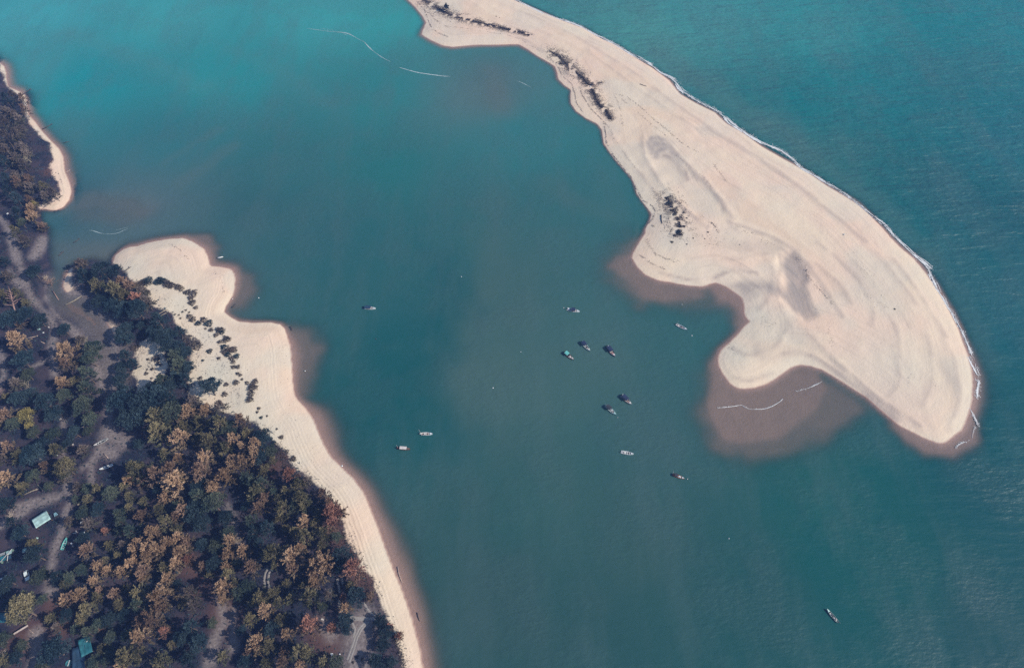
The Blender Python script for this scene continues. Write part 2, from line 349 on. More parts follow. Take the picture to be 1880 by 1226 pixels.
def ground_material():
    m = bpy.data.materials.new("sand_and_forest_floor"); nt, nd, lk, bs = nodes_of(m)
    pos = N(nt, "ShaderNodeNewGeometry").outputs["Position"]
    sd = attr(nt, "shore").outputs["Fac"]
    n_big = noise(nt, pos, 0.018, 3.0); n_mid = noise(nt, pos, 0.11, 4.0); n_fine = noise(nt, pos, 0.9, 4.0, 0.65)
    # strand lines run along the shore: stretched noise in shore-distance space
    sep = N(nt, "ShaderNodeSeparateXYZ"); lk.new(pos, sep.inputs[0])
    cmb = N(nt, "ShaderNodeCombineXYZ")
    lk.new(math_(nt, 'MULTIPLY', sd, 0.42), cmb.inputs[0]); lk.new(math_(nt, 'MULTIPLY', sep.outputs[0], 0.016), cmb.inputs[1]); lk.new(math_(nt, 'MULTIPLY', sep.outputs[1], 0.016), cmb.inputs[2])
    strand = noise(nt, cmb.outputs[0], 1.0, 4.0, 0.6)
    cm2 = N(nt, "ShaderNodeCombineXYZ")
    lk.new(math_(nt, 'MULTIPLY_ADD', n_big, 3.0, math_(nt, 'MULTIPLY', sd, 0.085)), cm2.inputs[0]); lk.new(math_(nt, 'MULTIPLY', sep.outputs[0], 0.007), cm2.inputs[1]); lk.new(math_(nt, 'MULTIPLY', sep.outputs[1], 0.007), cm2.inputs[2])
    bands = noise(nt, cm2.outputs[0], 1.0, 3.0, 0.5)
    sand = mixrgb(nt, ramp(nt, n_big, 0.38, 0.62), SAND_A, SAND_B)
    sand = mixrgb(nt, math_(nt, 'MULTIPLY', ramp(nt, bands, 0.46, 0.66), 0.34), sand, (0.55, 0.385, 0.268))
    sand = mixrgb(nt, math_(nt, 'MULTIPLY', ramp(nt, bands, 0.46, 0.32), 0.35), sand, (0.69, 0.57, 0.405))
    sand = mixrgb(nt, math_(nt, 'MULTIPLY', attr(nt, "cool").outputs["Fac"], 0.85), sand, SAND_COOL)
    sand = mixrgb(nt, math_(nt, 'MULTIPLY', ramp(nt, strand, 0.5, 0.74), math_(nt, 'MULTIPLY', ramp(nt, n_big, 0.40, 0.62), 0.42)), sand, (0.40, 0.32, 0.25))
    sand = mixrgb(nt, math_(nt, 'MULTIPLY', ramp(nt, n_mid, 0.52, 0.75), 0.30), sand, (0.67, 0.55, 0.385))
    sand = mixrgb(nt, math_(nt, 'MULTIPLY', ramp(nt, n_fine, 0.62, 0.76), 0.20), sand, (0.30, 0.24, 0.19))
    sand = mixrgb(nt, attr(nt, "line").outputs["Fac"], sand, (0.36, 0.285, 0.235))
    sand = mixrgb(nt, math_(nt, 'MULTIPLY', ramp(nt, n_fine, 0.40, 0.28), 0.10), sand, (0.75, 0.66, 0.52))
    # wet sand by height above the water and on the tidal flats
    z = math_(nt, 'ADD', sep.outputs[2], math_(nt, 'MULTIPLY', math_(nt, 'SUBTRACT', n_mid, 0.5), 0.10))
    wet = math_(nt, 'SUBTRACT', 1.0, ramp(nt, z, -0.02, 0.16))
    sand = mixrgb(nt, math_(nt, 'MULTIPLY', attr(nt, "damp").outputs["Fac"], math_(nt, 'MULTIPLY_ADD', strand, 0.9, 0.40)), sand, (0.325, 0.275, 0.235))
    wetc = mixrgb(nt, n_mid, WET_A, WET_B)
    sand = mixrgb(nt, math_(nt, 'MULTIPLY', wet, 0.9), sand, wetc)
    # forest floor: blue shadow tone mixed into the litter colours
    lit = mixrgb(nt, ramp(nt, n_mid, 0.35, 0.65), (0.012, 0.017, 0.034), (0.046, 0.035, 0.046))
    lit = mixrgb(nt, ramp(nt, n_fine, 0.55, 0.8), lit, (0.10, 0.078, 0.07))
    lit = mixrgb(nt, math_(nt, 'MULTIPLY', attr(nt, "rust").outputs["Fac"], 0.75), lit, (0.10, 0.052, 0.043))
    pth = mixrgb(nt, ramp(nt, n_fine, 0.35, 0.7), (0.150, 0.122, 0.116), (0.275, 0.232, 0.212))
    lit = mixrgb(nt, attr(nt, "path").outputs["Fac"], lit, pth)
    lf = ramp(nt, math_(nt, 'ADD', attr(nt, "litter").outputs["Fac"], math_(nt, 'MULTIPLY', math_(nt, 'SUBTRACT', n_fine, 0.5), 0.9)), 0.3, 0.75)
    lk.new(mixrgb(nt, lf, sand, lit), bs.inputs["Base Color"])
    rough = math_(nt, 'SUBTRACT', 0.95, math_(nt, 'MULTIPLY', wet, 0.35))
    lk.new(rough, bs.inputs["Roughness"])
    bs.inputs["Specular IOR Level"].default_value = 0.25
    # relief: wind ripples, footprints, wheel tracks running along the beach
    wv = math_(nt, 'SINE', math_(nt, 'MULTIPLY_ADD', sd, 3.6, math_(nt, 'MULTIPLY', n_mid, 5.0)))
    trk = math_(nt, 'MULTIPLY', wv, attr(nt, "track").outputs["Fac"])
    h = math_(nt, 'MULTIPLY_ADD', n_fine, 0.30, math_(nt, 'MULTIPLY', n_mid, 0.8))
    h = math_(nt, 'MULTIPLY_ADD', trk, 0.07, h)
    h = math_(nt, 'MULTIPLY_ADD', strand, 0.25, h)
    b = N(nt, "ShaderNodeBump"); b.inputs["Strength"].default_value = 0.55; b.inputs["Distance"].default_value = 1.0
    lk.new(h, b.inputs["Height"]); lk.new(b.outputs[0], bs.inputs["Normal"])
    return m
SAND_A, SAND_B, SAND_COOL = (0.660, 0.525, 0.380), (0.675, 0.502, 0.372), (0.54, 0.505, 0.40)
WET_A, WET_B = (0.275, 0.148, 0.115), (0.34, 0.195, 0.152)

def water_material():
    m = bpy.data.materials.new("lagoon_and_sea_water"); nt, nd, lk, bs = nodes_of(m)
    pos = N(nt, "ShaderNodeNewGeometry").outputs["Position"]
    dep = attr(nt, "depth").outputs["Fac"]; sea = attr(nt, "sea").outputs["Fac"]; body = attr(nt, "body").outputs["Color"]
    n1 = noise(nt, pos, 0.02, 4.0, 0.6)
    mp = N(nt, "ShaderNodeMapping"); mp.inputs["Rotation"].default_value = (0, 0, R(-12)); mp.inputs["Scale"].default_value = (0.24, 1.0, 1.0)
    lk.new(pos, mp.inputs[0])
    swell = noise(nt, mp.outputs[0], 0.22, 2.5, 0.5)       # crests a few metres apart, long across
    mp2 = N(nt, "ShaderNodeMapping"); mp2.inputs["Rotation"].default_value = (0, 0, R(28)); mp2.inputs["Scale"].default_value = (0.45, 1.0, 1.0)
    lk.new(pos, mp2.inputs[0])
    chop = noise(nt, mp2.outputs[0], 0.55, 3.0, 0.6)
    mp3 = N(nt, "ShaderNodeMapping"); mp3.inputs["Rotation"].default_value = (0, 0, R(-35)); mp3.inputs["Scale"].default_value = (0.16, 1.0, 1.0)
    lk.new(pos, mp3.inputs[0])
    roll = noise(nt, mp3.outputs[0], 0.07, 2.0, 0.5)
    mp4 = N(nt, "ShaderNodeMapping"); mp4.inputs["Rotation"].default_value = (0, 0, R(18)); mp4.inputs["Scale"].default_value = (1.0, 0.22, 1.0)
    lk.new(pos, mp4.inputs[0]); strk = noise(nt, mp4.outputs[0], 0.035, 4.0, 0.62)
    body = mixrgb(nt, math_(nt, 'MULTIPLY', ramp(nt, strk, 0.46, 0.66), 0.18), body, (0.068, 0.115, 0.112))
    body = mixrgb(nt, math_(nt, 'MULTIPLY', ramp(nt, strk, 0.46, 0.30), 0.11), body, (0.012, 0.062, 0.078))
    col = mixrgb(nt, ramp(nt, n1, 0.42, 0.62), body, mixrgb(nt, 0.16, body, (0.060, 0.10, 0.10)))
    lk.new(col, bs.inputs["Base Color"])
    bs.inputs["Roughness"].default_value = 0.42; bs.inputs["IOR"].default_value = 1.33; bs.inputs["Specular IOR Level"].default_value = 0.27
    hs = math_(nt, 'MULTIPLY_ADD', sea, 2.2, 0.16)
    h = math_(nt, 'MULTIPLY', swell, hs)
    h = math_(nt, 'MULTIPLY_ADD', chop, math_(nt, 'MULTIPLY_ADD', sea, 0.45, math_(nt, 'MULTIPLY_ADD', ramp(nt, n1, 0.40, 0.62), 0.34, 0.12)), h)
    h = math_(nt, 'MULTIPLY_ADD', roll, math_(nt, 'MULTIPLY', sea, 2.2), h)
    b = N(nt, "ShaderNodeBump"); b.inputs["Strength"].default_value = 1.0; b.inputs["Distance"].default_value = 1.0
    lk.new(h, b.inputs["Height"]); lk.new(b.outputs[0], bs.inputs["Normal"])
    # turbid water: the bottom shows through where it is shallow
    dn = math_(nt, 'MULTIPLY', dep, math_(nt, 'MULTIPLY_ADD', n1, 0.7, 0.65))
    al = math_(nt, 'SUBTRACT', 1.0, math_(nt, 'POWER', 2.718, math_(nt, 'MULTIPLY', dn, -1.25)))
    tr = N(nt, "ShaderNodeBsdfTransparent"); tr.inputs[0].default_value = (0.93, 0.95, 0.96, 1)
    mx = N(nt, "ShaderNodeMixShader")
    lk.new(al, mx.inputs[0]); lk.new(tr.outputs[0], mx.inputs[1]); lk.new(bs.outputs[0], mx.inputs[2])
    lk.new(mx.outputs[0], nt.nodes["Material Output"].inputs[0])
    return m

# ------------------------------------------------------------------ mesh helpers
def np_mesh(name, V, Q, smooth=False):
    V = np.asarray(V, np.float32); Q = np.asarray(Q, np.int32); k = Q.shape[1]
    me = bpy.data.meshes.new(name)
    me.vertices.add(len(V)); me.vertices.foreach_set("co", V.ravel())
    me.loops.add(Q.size); me.loops.foreach_set("vertex_index", Q.ravel())
    me.polygons.add(len(Q)); me.polygons.foreach_set("loop_start", np.arange(0, Q.size, k, dtype=np.int32))
    if smooth: me.polygons.foreach_set("use_smooth", np.ones(len(Q), bool))
    me.update(calc_edges=True)
    return me
def link(name, me, m=None, parent=None):
    o = bpy.data.objects.new(name, me); COL.objects.link(o)
    if m is not None: me.materials.append(m)
    if parent is not None: o.parent = parent
    return o
def fattr(me, name, arr):
    a = me.attributes.new(name, 'FLOAT', 'POINT'); a.data.foreach_set("value", np.asarray(arr, np.float32).ravel())

class MB:
    """collects boxes, tubes, plates -> one mesh"""
    def __init__(s): s.v = []; s.f = []
    def add(s, v, f):
        n = len(s.v); s.v += [tuple(p) for p in v]; s.f += [tuple(i + n for i in q) for q in f]; return s
    def box(s, c, d, rz=0.0, rx=0.0, ry=0.0, taper=1.0):
        M = Matrix.Translation(c) @ Matrix.Rotation(rz, 4, 'Z') @ Matrix.Rotation(ry, 4, 'Y') @ Matrix.Rotation(rx, 4, 'X')
        v = []
        for z in (-.5, .5):
            t = taper if z > 0 else 1.0
            for x, y in ((-.5, -.5), (.5, -.5), (.5, .5), (-.5, .5)):
                v.append(M @ Vector((x * d[0] * t, y * d[1] * t, z * d[2])))
        return s.add(v, [(0, 3, 2, 1), (4, 5, 6, 7), (0, 1, 5, 4), (1, 2, 6, 5), (2, 3, 7, 6), (3, 0, 4, 7)])
    def tube(s, pts, rad, n=6):
        pts = [Vector(p) for p in pts]
        if not isinstance(rad, (list, tuple)): rad = [rad] * len(pts)
        v = []; f = []
        for i, p in enumerate(pts):
            t = (pts[min(i + 1, len(pts) - 1)] - pts[max(i - 1, 0)]).normalized()
            a = t.cross(Vector((0, 0, 1)) if abs(t.z) < .9 else Vector((1, 0, 0))).normalized(); b = t.cross(a)
            for k in range(n):
                w = 2 * math.pi * k / n; v.append(p + (a * math.cos(w) + b * math.sin(w)) * rad[i])
        for i in range(len(pts) - 1):
            for k in range(n):
                f.append((i * n + k, i * n + (k + 1) % n, (i + 1) * n + (k + 1) % n, (i + 1) * n + k))
        f.append(tuple(range(n - 1, -1, -1))); f.append(tuple(range((len(pts) - 1) * n, len(pts) * n)))
        return s.add(v, f)
    def lathe(s, prof, n=12, c=(0, 0, 0)):
        v = []; f = []
        for r, z in prof:
            for k in range(n):
                w = 2 * math.pi * k / n; v.append((c[0] + r * math.cos(w), c[1] + r * math.sin(w), c[2] + z))
        for i in range(len(prof) - 1):
            for k in range(n): f.append((i * n + k, i * n + (k + 1) % n, (i + 1) * n + (k + 1) % n, (i + 1) * n + k))
        f.append(tuple(range(n - 1, -1, -1))); f.append(tuple(range((len(prof) - 1) * n, len(prof) * n)))
        return s.add(v, f)
    def build(s, name, m, parent=None, smooth=False):
        me = bpy.data.meshes.new(name); me.from_pydata([tuple(p) for p in s.v], [], s.f)
        if smooth:
            for p in me.polygons: p.use_smooth = True
        me.update()
        return link(name, me, m, parent)

# ------------------------------------------------------------------ the ground sheet
xs = np.concatenate([[-9000, -4000, -1800, -1000, -720, -600, -530], np.arange(-470, 470.1, 0.8), [530, 600, 720, 1000, 1800, 4000, 9000]])
yy = [25.0]
while yy[-1] < 640: yy.append(yy[-1] + 0.62 + 0.75 * (yy[-1] / 640))
ys = np.concatenate([[-6000, -2000, -700, -250, -60], yy, [670, 720, 800, 900, 1100, 1600, 3000, 6000, 12000]])
def sheet(name, xs, ys, zf):
    X, Y = np.meshgrid(xs, ys)
    Z = zf(X, Y)
    V = np.stack([X, Y, Z], -1).reshape(-1, 3)
    nx, ny = len(xs), len(ys)
    i = np.arange((ny - 1) * (nx - 1)); r = i // (nx - 1); c = i % (nx - 1); a = r * nx + c
    Q = np.stack([a, a + 1, a + nx + 1, a + nx], -1)
    return np_mesh(name, V, Q, True), X, Y
def ground_height(X, Y):
    z = samp('z', X, Y)
    d = np.abs(samp('land', X, Y))
    far = (np.abs(X) > 480) | (Y > 650)
    return np.where(far, np.minimum(z, np.where(samp('land', X, Y) > 0, 3.0, -3.0)) if False else z, z)
me, X, Y = sheet("ground", xs, ys, ground_height)
ld = samp('land', X, Y)
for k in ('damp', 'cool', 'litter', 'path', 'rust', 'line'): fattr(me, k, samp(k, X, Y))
fattr(me, 'shore', ld)
mn = samp('main', X, Y)
yb = sstep(P(560, 700)[1], P(560, 900)[1], Y)
tr = sstep(4, 7, mn) * (1 - sstep(13, 19, mn)) * yb
tr = np.maximum(tr, 0.6 * sstep(6, 8, mn) * (1 - sstep(10, 12, mn)))
fattr(me, 'track', tr)
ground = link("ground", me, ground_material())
tag(ground, "pale sandspit, beach and dark forest floor", "ground", kind='structure')

# ------------------------------------------------------------------ the water sheet
def lin(c): return tuple(((x / 255.0) / 12.92 if x / 255.0 <= 0.04045 else ((x / 255.0 + 0.055) / 1.055) ** 2.4) for x in c)
WATER = [(60,30,(70,157,168)),(300,30,(68,153,161)),(600,30,(68,153,160)),(150,150,(44,140,152)),(400,150,(55,140,148)),(700,170,(58,125,132)),(300,250,(58,115,126)),(500,300,(60,110,118)),(720,300,(55,112,118)),
 (880,180,(88,116,122)),(950,250,(58,120,128)),(1000,400,(62,105,112)),(800,450,(52,100,108)),(600,450,(58,100,110)),(450,380,(60,96,106)),(250,380,(86,110,120)),(180,440,(76,105,115)),(120,470,(80,100,110)),(110,402,(45,100,118)),
 (760,600,(52,95,105)),(900,560,(70,101,106)),(700,700,(50,92,100)),(900,700,(74,105,108)),(1000,750,(70,103,108)),(650,800,(46,86,96)),(850,900,(60,92,98)),(1000,900,(62,98,102)),(1200,800,(68,98,105)),(1200,1000,(60,90,95)),
 (900,1100,(62,88,95)),(1100,1150,(56,86,93)),(1400,1100,(50,85,92)),(1650,1020,(36,90,95)),(1800,1150,(42,78,88)),(1500,900,(55,95,98)),(1800,900,(40,85,95)),(1850,600,(40,95,108)),(1850,400,(22,90,101)),(1700,350,(28,96,107)),
 (1600,150,(46,118,127)),(1850,30,(28,122,130)),(1500,60,(60,138,144)),(1300,40,(68,140,146)),(1200,60,(76,140,142)),(1450,200,(42,114,123)),(1750,200,(36,108,117)),(1840,250,(50,106,118)),(1400,230,(60,115,120)),(1500,290,(66,112,116)),
 (1280,640,(60,100,106)),(1060,620,(72,105,110)),(160,590,(110,105,108)),(200,660,(112,105,106)),(1700,700,(60,95,100)),(1850,750,(44,88,98)),(800,800,(50,92,100)),(620,560,(58,98,106)),(60,130,(70,140,150)),(1600,320,(55,105,112)),(1800,560,(50,98,108)),(740,20,(62,150,155))]
W_GAIN, W_SUB = np.array([1/0.86, 1/1.13, 1/1.30]), np.array([.028/.86, .024/1.13, .034/1.30])
wx = np.concatenate([[-9000, -4000, -1800, -1000, -720, -600, -530], np.arange(-470, 470.1, 2.0), [530, 600, 720, 1000, 1800, 4000, 9000]])
wy = np.concatenate([[-6000, -2000, -700, -250, -60], np.arange(25, 640, 2.0), [670, 720, 800, 900, 1100, 1600, 3000, 6000, 12000]])
me, X, Y = sheet("water", wx, wy, lambda X, Y: X * 0)
fattr(me, 'depth', samp('depth', X, Y)); fattr(me, 'sea', samp('sea', X, Y))
wc = idw([(u, v) + lin(c) for u, v, c in WATER], np.clip(X, -520, 520), np.clip(Y, 0, 680), 3.0, 700.0)
SED = [(9,.60,(96,116,124),[(130,383),(165,372),(205,368),(250,374),(280,380)]),(7,.45,(90,112,120),[(160,398),(210,404),(250,402)]),(5,.30,(88,112,118),[(330,338),(375,308),(430,268)]),(4,.22,(88,112,118),[(300,300),(360,262),(400,240)]),(8,.5,(92,106,112),[(100,450),(150,458),(205,462)]),(7,.4,(98,108,112),[(110,470),(140,478),(190,476)]),
 (16,.40,(78,106,110),[(900,395),(890,480),(880,560),(850,640),(840,700)]),(24,.40,(76,104,108),[(960,470),(950,560),(930,640),(900,720),(880,780)]),(22,.35,(78,106,109),[(900,700),(990,720),(1090,690)]),(12,.40,(40,84,95),[(800,470),(840,540),(815,620),(790,690),(800,740),(835,800)]),(14,.3,(44,88,98),[(700,640),(720,720),(760,800)]),(20,.3,(70,96,100),[(1000,850),(1080,930),(1150,1010)]),(26,.3,(66,90,96),[(820,980),(900,1090),(1000,1170)]),
 (10,.35,(100,118,122),[(905,130),(915,165),(925,200)]),(7,.3,(78,108,112),[(1010,340),(1060,370),(1120,400)]),(14,.4,(84,120,124),[(1215,95),(1300,160),(1400,225)]),(10,.35,(80,116,120),[(1400,225),(1500,290),(1600,370),(1700,470)]),(9,.35,(74,106,111),[(1700,470),(1770,560),(1815,670)]),(30,.35,(34,90,96),[(1580,1000),(1660,1020),(1720,1040)]),(9,.3,(80,135,142),[(120,60),(260,110),(380,160)]),(8,.25,(80,130,137),[(420,90),(520,130),(600,190)])]
for wd_, am_, cc_, pl_ in SED:
    dd_ = polyline_dist(poly(pl_), X, Y); bx = dd_ < wd_ * 4
    k_ = am_ * np.exp(-((dd_ + (fbm(X + wd_ * 9, Y, 16, 3) - .5) * wd_ * 1.6) / wd_) ** 2) * bx
    wc = wc * (1 - k_[..., None]) + np.array(lin(cc_)) * k_[..., None]
wc = np.clip(wc * W_GAIN - W_SUB, 0.002, 1)
ca = me.attributes.new('body', 'FLOAT_COLOR', 'POINT')
ca.data.foreach_set("color", np.concatenate([wc, np.ones(wc.shape[:2] + (1,))], -1).astype(np.float32).ravel())
water = link("water", me, water_material())
tag(water, "teal lagoon and open sea with muddy shallows", "water", kind='structure')

# ------------------------------------------------------------------ foliage materials
def leaf_material(name, col, hue2):
    m = bpy.data.materials.new(name); nt, nd, lk, bs = nodes_of(m)
    tc = N(nt, "ShaderNodeTexCoord"); oi = N(nt, "ShaderNodeObjectInfo")
    add = N(nt, "ShaderNodeVectorMath", operation='ADD')
    lk.new(tc.outputs["Object"], add.inputs[0])
    cmb = N(nt, "ShaderNodeCombineXYZ"); lk.new(math_(nt, 'MULTIPLY', oi.outputs["Random"], 40.0), cmb.inputs[0]); lk.new(cmb.outputs[0], add.inputs[1])
    f1 = noise(nt, add.outputs[0], 0.55, 2.0); f2 = noise(nt, add.outputs[0], 3.0, 2.0)
    c = mixrgb(nt, ramp(nt, f1, 0.36, 0.62), col, hue2)
    d = tuple(x * 0.62 for x in col); l = tuple(min(x * 1.35, .6) for x in hue2)
    c = mixrgb(nt, math_(nt, 'MULTIPLY', ramp(nt, f2, 0.5, 0.3), 0.6), c, d)
    c = mixrgb(nt, math_(nt, 'MULTIPLY', ramp(nt, f2, 0.55, 0.75), 0.6), c, l)
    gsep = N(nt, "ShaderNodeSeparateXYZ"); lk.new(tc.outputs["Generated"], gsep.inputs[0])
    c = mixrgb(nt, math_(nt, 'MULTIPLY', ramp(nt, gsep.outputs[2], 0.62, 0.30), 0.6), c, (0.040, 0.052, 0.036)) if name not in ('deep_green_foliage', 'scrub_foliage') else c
    hsv = N(nt, "ShaderNodeHueSaturation"); lk.new(c, hsv.inputs["Color"])
    lk.new(math_(nt, 'MULTIPLY_ADD', oi.outputs["Random"], 0.5, 0.75), hsv.inputs["Value"])
    lk.new(hsv.outputs[0], bs.inputs["Base Color"])
    bs.inputs["Roughness"].default_value = 0.75; bs.inputs["Specular IOR Level"].default_value = 0.15
    return m
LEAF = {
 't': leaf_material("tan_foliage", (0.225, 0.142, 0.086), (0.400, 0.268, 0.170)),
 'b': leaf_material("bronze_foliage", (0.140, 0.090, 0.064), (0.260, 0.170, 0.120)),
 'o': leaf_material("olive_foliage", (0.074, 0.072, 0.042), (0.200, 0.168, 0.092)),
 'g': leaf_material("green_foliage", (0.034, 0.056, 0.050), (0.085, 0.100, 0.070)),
 'd': leaf_material("deep_green_foliage", (0.013, 0.031, 0.043), (0.036, 0.060, 0.068)),  # blue of the forest shadows put into this leaf colour
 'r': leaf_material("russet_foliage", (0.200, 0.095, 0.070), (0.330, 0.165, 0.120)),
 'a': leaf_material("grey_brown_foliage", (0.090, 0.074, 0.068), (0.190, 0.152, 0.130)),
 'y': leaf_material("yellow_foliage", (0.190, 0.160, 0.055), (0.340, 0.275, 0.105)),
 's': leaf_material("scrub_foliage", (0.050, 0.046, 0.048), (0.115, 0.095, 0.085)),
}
BARK = mat("grey_brown_bark", (0.16, 0.115, 0.09), 0.85, 0.2, 2.0)
DEADWOOD = mat("bleached_dead_wood", (0.42, 0.31, 0.25), 0.8, 0.2, 2.0)
DARKWOOD = mat("dark_wet_wood", (0.06, 0.05, 0.05), 0.7, 0.2, 2.0)

# ------------------------------------------------------------------ tree shapes: crown radius 1, built about the origin
def blades(base, dirs, length, width, rs, curl=0.25):
    """one thin diamond per row"""
    n = len(base)
    dirs = dirs / np.linalg.norm(dirs, axis=1, keepdims=True)
    up = rs.normal(size=(n, 3)); side = np.cross(dirs, up); side /= np.linalg.norm(side, axis=1, keepdims=True)
    L = length[:, None]; W = width[:, None]
    mid = base + dirs * L * 0.45
    tip = base + dirs * L; tip[:, 2] -= (curl * length)
    V = np.stack([base, mid + side * W, tip, mid - side * W], 1).reshape(-1, 3)
    Q = np.arange(n * 4).reshape(n, 4)
    return V, Q
def crown_plume(seed, h=2.6, nb=40, nf=4, nl=13, tops=1, droop=0.12, spread=1.0, low=0.18):
    """casuarina-like crown: upswept branches leaving a leading stem, each ending in a few feathery fingers"""
    rs = np.random.RandomState(seed); B = []; D = []; L = []; W = []
    ax = [(0.0, 0.0, h)] + [(rs.uniform(-.4, .4), rs.uniform(-.4, .4), h * rs.uniform(.72, .95)) for _ in range(tops - 1)]
    for i in range(nb):
        tx, ty, th = ax[i % tops]
        t = low + (1 - low) * ((i + rs.rand()) / nb) ** 0.85
        az = i * 2.39996 + rs.uniform(-.5, .5)
        ln = spread * (0.12 + 0.88 * (1 - t) ** 0.7) * rs.uniform(.62, 1.18)
        el = 0.22 + 0.85 * t + rs.uniform(-.15, .2)
        o = np.array([tx * t, ty * t, th * t]); d = np.array([math.cos(az) * math.cos(el), math.sin(az) * math.cos(el), math.sin(el) * 0.8])
        for f in range(nf):
            s0 = (0.35, 0.55, 0.72, 0.85, .5)[f % 5] + rs.uniform(-.08, .08)
            fd = d + rs.normal(size=3) * .42 + np.array([0, 0, .12]); fd /= np.linalg.norm(fd)
            fo = o + d * s0 * ln; fo[2] -= droop * (s0 * ln) ** 2
            fl = .14 + .34 * min(ln, .8) * rs.uniform(.7, 1.25)
            u = rs.rand(nl) ** .8
            pts = fo + fd * (u * fl)[:, None] + rs.normal(size=(nl, 3)) * .022
            dd = fd + rs.normal(size=(nl, 3)) * .42
            B.append(pts); D.append(dd); L.append(rs.uniform(.11, .20, nl) * (1.15 - .5 * u)); W.append(rs.uniform(.022, .040, nl))
    return blades(np.concatenate(B), np.concatenate(D), np.concatenate(L), np.concatenate(W), rs, 0.10)
def crown_clump(seed, h=1.1, nc=26, nl=75, flat=0.7):
    """broad bushy crown: many leafy clumps with gaps between"""
    rs = np.random.RandomState(seed); B = []; D = []; L = []; W = []
    for i in range(nc):
        az = i * 2.39996 + rs.uniform(-.4, .4); r = 0.8 * math.sqrt((i + .5) / nc) * rs.uniform(.8, 1.15)
        zc = h * (0.45 + 0.5 * math.sqrt(max(0, 1 - r * r)) * rs.uniform(.7, 1.1))
        c = np.array([r * math.cos(az), r * math.sin(az), zc]); rad = rs.uniform(.16, .30)
        v = rs.normal(size=(nl, 3)); v /= np.linalg.norm(v, axis=1, keepdims=True); v[:, 2] = np.abs(v[:, 2]) * flat + v[:, 2] * .2
        B.append(c + v * rad * (rs.rand(nl, 1) ** .4)); D.append(v + rs.normal(size=(nl, 3)) * .6 + [0, 0, .25]); L.append(rs.uniform(.09, .2, nl)); W.append(rs.uniform(.022, .05, nl))
    return blades(np.concatenate(B), np.concatenate(D), np.concatenate(L), np.concatenate(W), rs, 0.05)
def crown_bush(seed, h=1.0, n=900):
    rs = np.random.RandomState(seed)
    v = rs.normal(size=(n, 3)); v[:, 2] = np.abs(v[:, 2]); v /= np.linalg.norm(v, axis=1, keepdims=True)
    lob = 1 + .22 * np.sin(3 * np.arctan2(v[:, 1], v[:, 0]) + seed) + .14 * np.sin(7 * np.arctan2(v[:, 1], v[:, 0]) + 2 * seed)
    r = (0.35 + 0.6 * rs.rand(n) ** .5) * lob
    b = v * r[:, None] * [1, 1, h * .85]
    return blades(b, v + rs.normal(size=(n, 3)) * .55 + [0, 0, .3], rs.uniform(.16, .34, n), rs.uniform(.035, .075, n), rs, .05)
def trunk_mb(seed, h, r=0.045, limbs=7, lean=0.0):
    rs = random.Random(seed); mb = MB()
    top = (lean, lean * .4, h * .92)
    mb.tube([(0, 0, -0.12), (lean * .25, 0, h * .3), (lean * .6, lean * .2, h * .62), top], [r, r * .75, r * .5, r * .14], 6)
    for i in range(limbs):
        t = 0.3 + 0.6 * i / limbs; az = i * 2.4 + rs.uniform(-.3, .3); ln = .85 * (1 - t) ** .5
        o = Vector((lean * t, lean * .3 * t, h * t)); e = o + Vector((math.cos(az) * ln, math.sin(az) * ln, ln * .45))
        mb.tube([o, (o + e) / 2 + Vector((0, 0, .02)), e], [r * .4, r * .27, r * .1], 4)
    return mb
def bare_mb(seed, h, n=16, r=0.05, spread=1.0):
    rs = random.Random(seed); mb = MB()
    mb.tube([(0, 0, -.1), (.04, .02, h * .4), (.02, .06, h * .75), (.05, .03, h)], [r, r * .8, r * .5, r * .15], 6)
    for i in range(n):
        t = .25 + .72 * i / n; az = i * 2.4 + rs.uniform(-.6, .6); ln = spread * rs.uniform(.5, 1.1) * (1.1 - t * .7)
        o = Vector((.03, .03, h * t)); d = Vector((math.cos(az), math.sin(az), rs.uniform(.1, .6)))
        m_ = o + d * ln * .5 + Vector((0, 0, .05)); e = m_ + (d + Vector((rs.uniform(-.5, .5), rs.uniform(-.5, .5), .1))) * ln * .5
        mb.tube([o, m_, e], [r * .5, r * .32, r * .1], 4)
        for k in range(3):
            q = o.lerp(e, rs.uniform(.35, .9)); dd = d + Vector((rs.uniform(-1, 1), rs.uniform(-1, 1), rs.uniform(-.1, .5)))
            mb.tube([q, q + dd * ln * .3], [r * .2, r * .07], 3)
    return mb

def proto_mesh(name, VQ, key):
    me = np_mesh(name, *VQ); me.materials.append(LEAF[key]); return me
# kind -> list of (crown mesh, trunk mesh, natural height of the crown in radii)
def trunk_mesh(name, mb):
    o = mb.build(name, BARK); me = o.data; bpy.data.objects.remove(o); return me
PROTO = {}
PROTO['casuarina'] = [(proto_mesh("crown", crown_plume(11 + i, h, nb, nf, nl, tp, dr, spn), 't'), trunk_mesh("trunk", trunk_mb(i, h)), h)
    for i, (h, nb, nf, nl, tp, dr, spn) in enumerate([(2.4, 32, 4, 20, 1, .15, 1.1), (2.1, 38, 4, 20, 2, .2, 1.05), (2.7, 30, 4, 20, 1, .1, 1.1), (1.9, 42, 4, 19, 3, .2, 1.05), (2.3, 28, 5, 20, 1, .3, 1.15), (1.8, 46, 4, 18, 4, .15, 1.05)])]
PROTO['broad'] = [(proto_mesh("crown", crown_clump(31 + i, h, nc, nl), 'o'), trunk_mesh("trunk", trunk_mb(40 + i, h * .8, .06, 6)), h)
    for i, (h, nc, nl) in enumerate([(1.7, 26, 85), (1.5, 32, 75), (1.9, 22, 95)])]
PROTO['bush'] = [(proto_mesh("foliage", crown_bush(51 + i, h, n), 's'), trunk_mesh("stem", trunk_mb(60 + i, h * .7, .05, 5)), h)
    for i, (h, n) in enumerate([(.95, 700), (.8, 620), (1.1, 760), (.9, 540)])]

